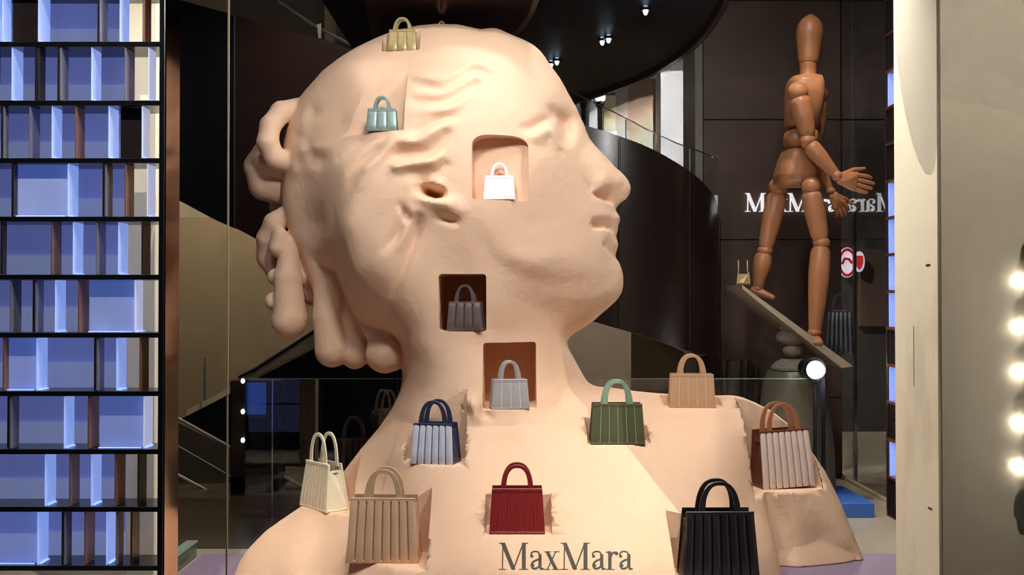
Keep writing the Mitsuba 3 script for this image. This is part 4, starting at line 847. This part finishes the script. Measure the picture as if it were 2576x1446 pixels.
# the plank
pl = root('plank', 'pale tilted plank balanced across the stack of grey stones', 'plank')
a, b = [(1862, 712), (1884, 716), (2148, 916), (2144, 926), (2110, 926), (1896, 748)], .0
f = np.array([P(u, v, YM - .20) for u, v in [(1866, 716), (2146, 921), (2118, 926), (1898, 752), (1868, 727)]])
add(f'{pl}__board', prism3(f, f + [0, .42, 0]), 'plank_wood')
sx = root('balancing_stones', 'stack of rounded grey stones that carries the tilted plank', 'stone stack')
for i, (u, v, ru, rv) in enumerate(((1984, 824, 24, 13), (1990, 848, 37, 22), (1994, 881, 25, 17))):
    c = P(u, v, YM - .02); m = trimesh.creation.icosphere(subdivisions=4, radius=1.0); q = m.vertices
    m.vertices = c + q * [ru * kpx, ru * kpx * .9, rv * kpx] * (1 + .10 * (meshkit.fbm(q * 1.4 + i * 9, 3) - .5))[:, None]
    add(f'{sx}__stone', m, 'stone_grey', smooth=True)
add(f'{sx}__stone', placed(lathe([(.0, .062), (.07, .06), (.10, .045), (.13, .014), (.125, 0), (0, 0)], 40), None, P(1998, 930, YM) * [1, 1, 1]), 'stone_grey', smooth=40)
pd = root('pedestal', 'dark greenish tapering pedestal under the stone stack', 'pedestal')
mat('pedestal_green', lin(98, 94, 80), .3, 0, .5)
zt = P(0, 930, YM)[2]; cx_ = P(1998, 930, YM)[0]
add(f'{pd}__body', placed(lathe([(0, .0765), (.21, .0765), (.22, .09), (.205, zt * .55), (.17, zt - .06), (.15, zt - .004), (0, zt - .004)], 40), None, (cx_, YM, 0)), 'pedestal_green', smooth=40)
# bags on the plank, and a solid one in place of a reflected bag
handbag('handbag', 'dark handbag standing on the lower end of the plank beside the shin', None, 2112, 893, 70, 60, 112, 44, 44, 42, 6, 'black_leather', yaw=-18, Y=YM - .12, strap_w=10)
handbag('handbag', 'small gold handbag seen edge on at the raised end of the plank', None, 1885, 716, 60, 54, 31, 32, 34, 34, 3, 'gold_leather', yaw=82, Y=YM - .03, strap_w=8, style='flat')
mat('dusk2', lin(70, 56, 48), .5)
handbag('handbag', 'dim brown handbag standing in for a reflection behind the left hand shoulder', None, 888, 1181, 92, 84, 76, 56, 62, 40, 6, 'dusk2', yaw=6, Y=5.42, strap_w=13)
zz = P(888, 1181, 5.42)[2]
st_ = root('added_bag_stand', 'added dark stand under the bag that stands in for a reflection', 'stand')  # stand added only to carry the bag built for the reflection
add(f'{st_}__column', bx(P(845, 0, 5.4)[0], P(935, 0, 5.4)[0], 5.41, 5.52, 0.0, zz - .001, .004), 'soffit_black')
Yt = 5.0; zt_ = 2.30
handbag('handbag', 'tan handbag behind the crown of which only the handle tip shows', None, 1110, 130, 60, 54, 52, 28, 26, 30, 3, 'tan_strap', Y=4.93, style='flat', strap_w=8)

# stand lamp that dazzles beside the figure
lp = root('stand_lamp', 'dazzling round lamp below the plank beside the pedestal', 'lamp')
c = P(2055, 931, YM - .42)
add(f'{lp}__bulb', ball(c, .040, 3), 'lamp_speck_glow', emitter=glow([150, 148, 138], .9))
add(f'{lp}__housing', placed(lathe([(.05, 0), (.062, .03), (.062, .12), (.04, .14), (0, .14)], 24), np.array([[1, 0, 0], [0, 0, 1], [0, -1, 0]]), c + [0, .02, 0]), 'black_metal', smooth=40)
add(f'{lp}__pole', tube([[c[0] + .012, c[1] + .08, .088], [c[0] + .012, c[1] + .08, c[2] - .03]], .010, 12), 'black_metal', smooth=50)
add(f'{lp}__foot', placed(lathe([(0, 0), (.09, 0), (.09, .012), (.02, .02), (0, .02)], 24), None, (c[0] + .012, c[1] + .08, 0.0765)), 'black_metal', smooth=40)
# round lit signs across the street
scene['sign_red'] = {'type': 'diffuse', 'reflectance': rgb(lin(190, 30, 30))}
yq = 9.6
def disc(u, v, ru, rv, y, th=.03, n=40):
    an = np.arange(n) * 2 * np.pi / n
    f = np.array([P(u + ru * math.cos(a), v + rv * math.sin(a), y) for a in an]); return prism3(f, f + [0, th, 0])
sgn = root('street_sign', 'white round lit street sign with a red rim beyond the side glass', 'sign')
add(f'{sgn}__face', disc(2132, 660, 22, 38, yq), 'sign_white', emitter=glow([.34, .34, .40], .02))
for s in (1, -1):
    t = np.linspace(.35, math.pi - .35, 14); out = [(2132 + 21 * math.cos(a), 660 - s * 36 * math.sin(a)) for a in t]; inn = [(2132 + 17 * math.cos(a), 660 - s * 29 * math.sin(a)) for a in t[::-1]]
    add(f'{sgn}__rim', slab(out + inn, yq - .02, .01), 'sign_red')
add(f'{sgn}__emblem', tube([P(2118, 664, yq - .02), P(2126, 650, yq - .02), P(2136, 652, yq - .02), P(2144, 662, yq - .02)], .012, 8), 'sign_red')
sgn = root('street_sign', 'smaller red shield shaped lit street sign beyond the side glass', 'sign')
add(f'{sgn}__face', disc(2163, 658, 13, 26, yq - .1), 'sign_white', emitter=glow([.32, .32, .38], .02))
add(f'{sgn}__shield', slab([(2155, 643), (2171, 643), (2172, 660), (2168, 672), (2163, 678), (2158, 672), (2154, 660)], yq - .13, .02), 'sign_red', emitter=glow([.12, .01, .01], .01))

# ---------------------------------------------------------------- the lit lattice shelves
YS = 3.62
mat('frost_panel', lin(158, 160, 186), .55); mat('fin_wood', mikit.proc(lambda p, n, uv: mikit.mix(lin(112, 76, 58), lin(140, 98, 78), fbm(p.x * 20, p.y * 20, p.z * 4))), .4); mat('fin_dark', lin(34, 26, 24), .35); mat('fin_grey', lin(112, 110, 128), .5); mat('fin_acrylic', lin(168, 180, 215), .4)
mat('led_white', lin(220, 220, 230), .5)
sh = root('display_shelf', 'black lattice display shelf with blue backlit panels at the left edge', 'shelf')
UPX0, UPX1 = wx(399, YS), wx(413, YS)
XL = wx(-60, YS)
zb = [P(0, v, YS)[2] for v in (-30, 111, 259, 404, 551, 697, 843, 990, 1136, 1281, 1429)]
DEP = .10
for z in zb: add(f'{sh}__shelf_board', bx(XL, UPX0, YS, YS + DEP + .06, z - .0085, z + .0085, .0015), 'black_metal')
zlo, zhi = zb[-1] - .25, zb[0] + .1
add(f'{sh}__upright', bx(UPX0, UPX1, YS - .004, YS + .09, 0.0, zhi, .002), 'black_metal')
add(f'{sh}__mirror_strip', bx(UPX1 + .0005, UPX1 + .0035, YS + .002, YS + .15, 0.0, zhi), 'bronze_mirror')
R = {0: 'l-30-0 l0-22 D22-91 l91-122 t241-246 g246-263 l297-320 w355-373', 1: 'l25-53 t84-90 d90-107 t141-146 g147-165 l226-250 g310-332 p370-388', 2: 't0-4 g4-9 g70-94 l127-152 w186-207 l270-296 D297-354 p354-373', 3: 't27-34 L37-167 l168-194 t256-260 g262-278 w312-332 p368-388',
     4: 't0-7 w127-150 l182-207 g240-262 l296-320 k355-374', 5: 'g25-50 t82-88 g88-106 l138-164 w196-220 L221-338 p338-358', 6: 'w8-19 L18-91 l92-119 t237-242 g243-259 l293-317 w351-371', 7: 't20-25 g26-46 l162-187 w222-247 L248-361 p362-384', 8: 'l115-142 w176-199 l231-256 w290-314 k348-367', 9: 'L-30-95 l97-124 t158-164 g164-180 w215-238 l270-294 g294-310 k331-350'}
import re
MATS = {'l': 'fin_acrylic', 'p': 'fin_acrylic', 'L': 'fin_acrylic', 'w': 'fin_wood', 'k': 'fin_dark', 'd': 'fin_dark', 't': 'fin_dark', 'g': 'fin_grey', 'D': 'fin_dark'}
NAMES = {'l': 'lit_fin', 'p': 'lit_fin', 'L': 'lit_panel', 'w': 'wood_fin', 'k': 'dark_fin', 'd': 'dark_fin', 't': 'dark_fin', 'g': 'frosted_fin', 'D': 'dark_panel'}
leds = []
for i, spec in R.items():
    z1, z0 = zb[i] - .0095, zb[i + 1] + .0095
    for kind, a, b in re.findall(r'([A-Za-z])(-?\d+)-(-?\d+)', spec):
        a, b = float(a), float(b)
        if kind in 'LD':
            add(f'{sh}__{NAMES[kind]}', bx(wx(a, YS + .02), wx(b, YS + .02), YS + .035, YS + .045, z0, z1, .001), MATS[kind], **({'emitter': glow([.02, .036, .13], .03)} if kind == 'L' else {}))
            if kind == 'L': leds.append(bx(wx(a + 3, YS + .02), wx(b - 3, YS + .02), YS + .014, YS + .018, z0 + .0005, z0 + .004))
            continue
        y1 = YS + DEP - .005
        yfr = YS + .004
        x0 = wx(a, yfr); x1 = wx(b, y1)                      # a board edge on: the camera sees its front edge and its right face
        if kind in 'lp':
            add(f'{sh}__{NAMES[kind]}', bx(x0, x0 + .003, yfr, max(yfr + .02, min(y1, x0 * FOC / (b - CX))), z0, z1, .0006), MATS[kind], emitter=glow([.08, .125, .30] if kind == 'l' else [.16, .17, .25], .03))
            leds.append(bx(x0 + .004, x0 + .009, YS + .02, y1 - .01, z0 + .0005, z0 + .004))
        else:
            th = {'t': .008}.get(kind, .006)
            ye = x0 * FOC / (b - CX) if b < CX else y1
            add(f'{sh}__{NAMES[kind]}', bx(x0, x0 + th, yfr, min(max(ye, yfr + .03), YS + .15), z0, z1, .0008), MATS[kind])
    add(f'{sh}__frosted_back', bx(XL, wx(316, YS + .15), YS + .16, YS + .166, z0 - .004, z1 + .004), 'frost_panel', emitter=glow([.028, .036, .105], .03))
    add(f'{sh}__frosted_back', bx(XL, wx(316, YS + .15), YS + .15, YS + .155, z0 - .002, z0 + (z1 - z0) * (.47, .46, .44, .42, .40, .48, .5, .42, .40, .45)[i]), 'frost_panel', emitter=glow([.055, .066, .125], .03))
add(f'{sh}__led_strip', cat(*leds), 'led_white', emitter=glow([.12, .22, .62], .5), kind='stuff')
pc = root('lit_pillar', 'cream lit pillar behind the right end of the lattice shelf', 'pillar')
add(f'{pc}__shaft', bx(wx(318, YS + .3), wx(391, YS + .3), YS + .30, YS + .42, 0, 3.0, .003), 'cream_wall')
# lattice on the right hand side, seen almost edge on
XR = 1.972
sr = root('display_shelf', 'copper edged lattice shelf with blue lit cells beside the cream wall', 'shelf')
mat('copper_edge', lin(150, 92, 66), .3, .8)
zr = [P(2240, v, 5.58)[2] for v in (-10, 82, 176, 268, 360, 454, 547, 640, 733, 826, 920, 1014, 1109, 1204, 1306)]
for z in zr: add(f'{sr}__shelf_board', bx(XR, XR + .22, 5.2, 5.665, z - .007, z + .007, .001), 'copper_edge')
add(f'{sr}__end_panel', bx(XR, XR + .22, 5.652, 5.668, 0.0, zr[0] + .02, .001), 'fin_dark')
add(f'{sr}__back', bx(XR + .21, XR + .22, 5.2, 5.66, 0, zr[0]), 'fin_dark')
cells = 'kolkolbbbnbdbkkn'
for i, (z1, z0) in enumerate(zip(zr[:-1], zr[1:])):
    c = cells[i]
    if c in 'bl': add(f'{sr}__lit_panel', bx(XR + .008, XR + .2, 5.632, 5.642, z0 + .008, z1 - .008, .0005), 'fin_acrylic', emitter=glow([.06, .11, .36], .03))
    for yy in (() if c in 'bl' else (5.61, 5.57)): add(f'{sr}__{"lit_fin" if c in "bl" else "dark_fin"}', bx(XR + .005, XR + .055, yy, yy + .006, z0 + .008, z1 - .008, .0005), 'fin_grey' if c in 'bl' else 'fin_dark')

# ---------------------------------------------------------------- cream reveal, glazed panel and marquee lamps at the right
XC = wx(2362, 3.19)
yrv = XC * FOC / (2251 - CX)
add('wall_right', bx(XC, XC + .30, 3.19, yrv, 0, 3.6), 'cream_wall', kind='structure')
for v0, v1 in ((820, 970),): add('wall_right__hatch_joint', bx(XC - .001, XC + .001, 3.39, 3.392, P(0, v1, 3.39)[2], P(0, v0, 3.39)[2]), 'dark_gap')
for u, v in ((2334, 667), (2336, 1278)):
    yy = XC * FOC / (u - CX); c = P(u, v, yy)
    add('wall_right__scuff', bx(XC - .0012, XC + .001, yy - .02, yy + .012, c[2] - .003, c[2] + .003), 'fin_dark')
YP = 3.16
add('wall_right__gap', bx(XC + .0005, XC + .3, 3.183, 3.19, 0, 3.6), 'dark_gap')
fp = root('facade_panel', 'smooth greige glazed facade panel at the right edge', 'panel')
add(f'{fp}__sheet', bx(wx(2366, YP), wx(2366, YP) + 1.1, YP, YP + .02, -.1, 3.6, .003), 'panel_greige')
for i, v in enumerate((590, 705, 822, 938, 1068, 1180)):
    c = P(2592, v, YP - .035)
    ml = root('marquee_lamp', f'small lamp at the right frame edge grazing the greige panel, {["topmost", "second from the top", "third from the top", "fourth from the top", "second from the bottom", "lowest"][i]}', 'lamp', 'lamps down the right edge of the panel')
    add(f'{ml}__cup', placed(lathe([(.020, 0), (.026, .012), (.026, .05), (.0, .05)], 24), np.array([[0, 0, 1], [0, 1, 0], [-1, 0, 0]]), c), 'black_metal', smooth=40)
    if i: add(f'{ml}__bulb', ball(c + [-.004, 0, 0], .013, 2), 'lamp_speck_glow', emitter=glow([40, 38, 32], .25))
# the shop window panes
z1 = 3.5
add('window_1', quad([wx(427, YG), YG, 0], [wx(572, YG), YG, 0], [wx(572, YG), YG, z1], [wx(427, YG), YG, z1]), 'pane', kind='structure')
add('window_2', quad([wx(574, YG), YG, 0], [XC, YG, 0], [XC, YG, z1], [wx(574, YG), YG, z1]), 'pane', kind='structure')
add('window_2__joint', bx(wx(571.2, YG), wx(574.8, YG), YG - .004, YG + .004, 0, z1), 'joint_silicone')
# ---------------------------------------------------------------- spotlight housings with their lenses
scene['lens'] = {'type': 'diffuse', 'reflectance': rgb([.8, .8, .8])}
def spotlight(x, y, z, ax, ay, az, e, w, tint, label, cone=None):
    c, t = np.array([x, y, z]), np.array([ax, ay, az]); d = (t - c) / np.linalg.norm(t - c)
    s = np.cross(d, [0, 1, 0.01]); s /= np.linalg.norm(s); q = np.cross(d, s); M = np.stack([s, q, d], 1)
    r = root('ceiling_spotlight', label, 'spotlight')
    add(f'{r}__housing', placed(lathe([(0, -.16), (.09, -.16), (.122, -.12), (.122, .03), (.114, .03), (.114, .004), (0, .004)], 24), M, c), 'black_metal', smooth=40)
    n = 24; an = np.arange(n) * 2 * np.pi / n
    ring = np.stack([.11 * np.cos(an), .11 * np.sin(an), np.full(n, .008)], 1)
    m = trimesh.Trimesh(np.vstack([[[0, 0, .008]], ring]), [[0, i + 1, (i + 1) % n + 1] for i in range(n)], process=False)
    if m.face_normals[0][2] < 0: m.invert()
    if cone is None: add(f'{r}__lens', placed(m, M, c), 'lens', emitter={'type': 'area', 'radiance': rgb(e * tint), 'sampling_weight': w})
    else:
        add(f'{r}__lens', placed(m, M, c), 'lens', emitter=glow(4 * tint, .001))
        scene[f'{r}_beam'] = {'type': 'spot', 'to_world': T().look_at(origin=list(c + d * .035), target=list(t), up=[0.01, 1, 0.02]), 'intensity': rgb(e * tint), 'cutoff_angle': cone, 'beam_width': cone * .6, 'sampling_weight': w}
    add(f'{r}__stem', tube([c - d * .12, [c[0], c[1], 3.55]], .012, 8), 'black_metal')
for s, l in zip(SPOTS, ('over the middle of the bust', 'over the left shoulder', 'over the right shoulder', 'over the crown', 'low on the track at the right', 'low on the track left of the middle')): spotlight(*s, SPOT_TINT, 'round black ceiling spotlight ' + l)
for (x, y, z, ax, ay, az, e, cone, w), l in zip(BEAMS, ('over the wooden figure', 'over the white column', 'over the lower stair', 'over the blue block', 'over the cream wall', 'added outside to brighten the lattice shelf', 'added outside to brighten the greige panel', 'over the dark parapet', 'over the cream pillar')):
    spotlight(x, y, z, ax, ay, az, e, w, BEAM_TINT, 'round black spotlight ' + l, cone)
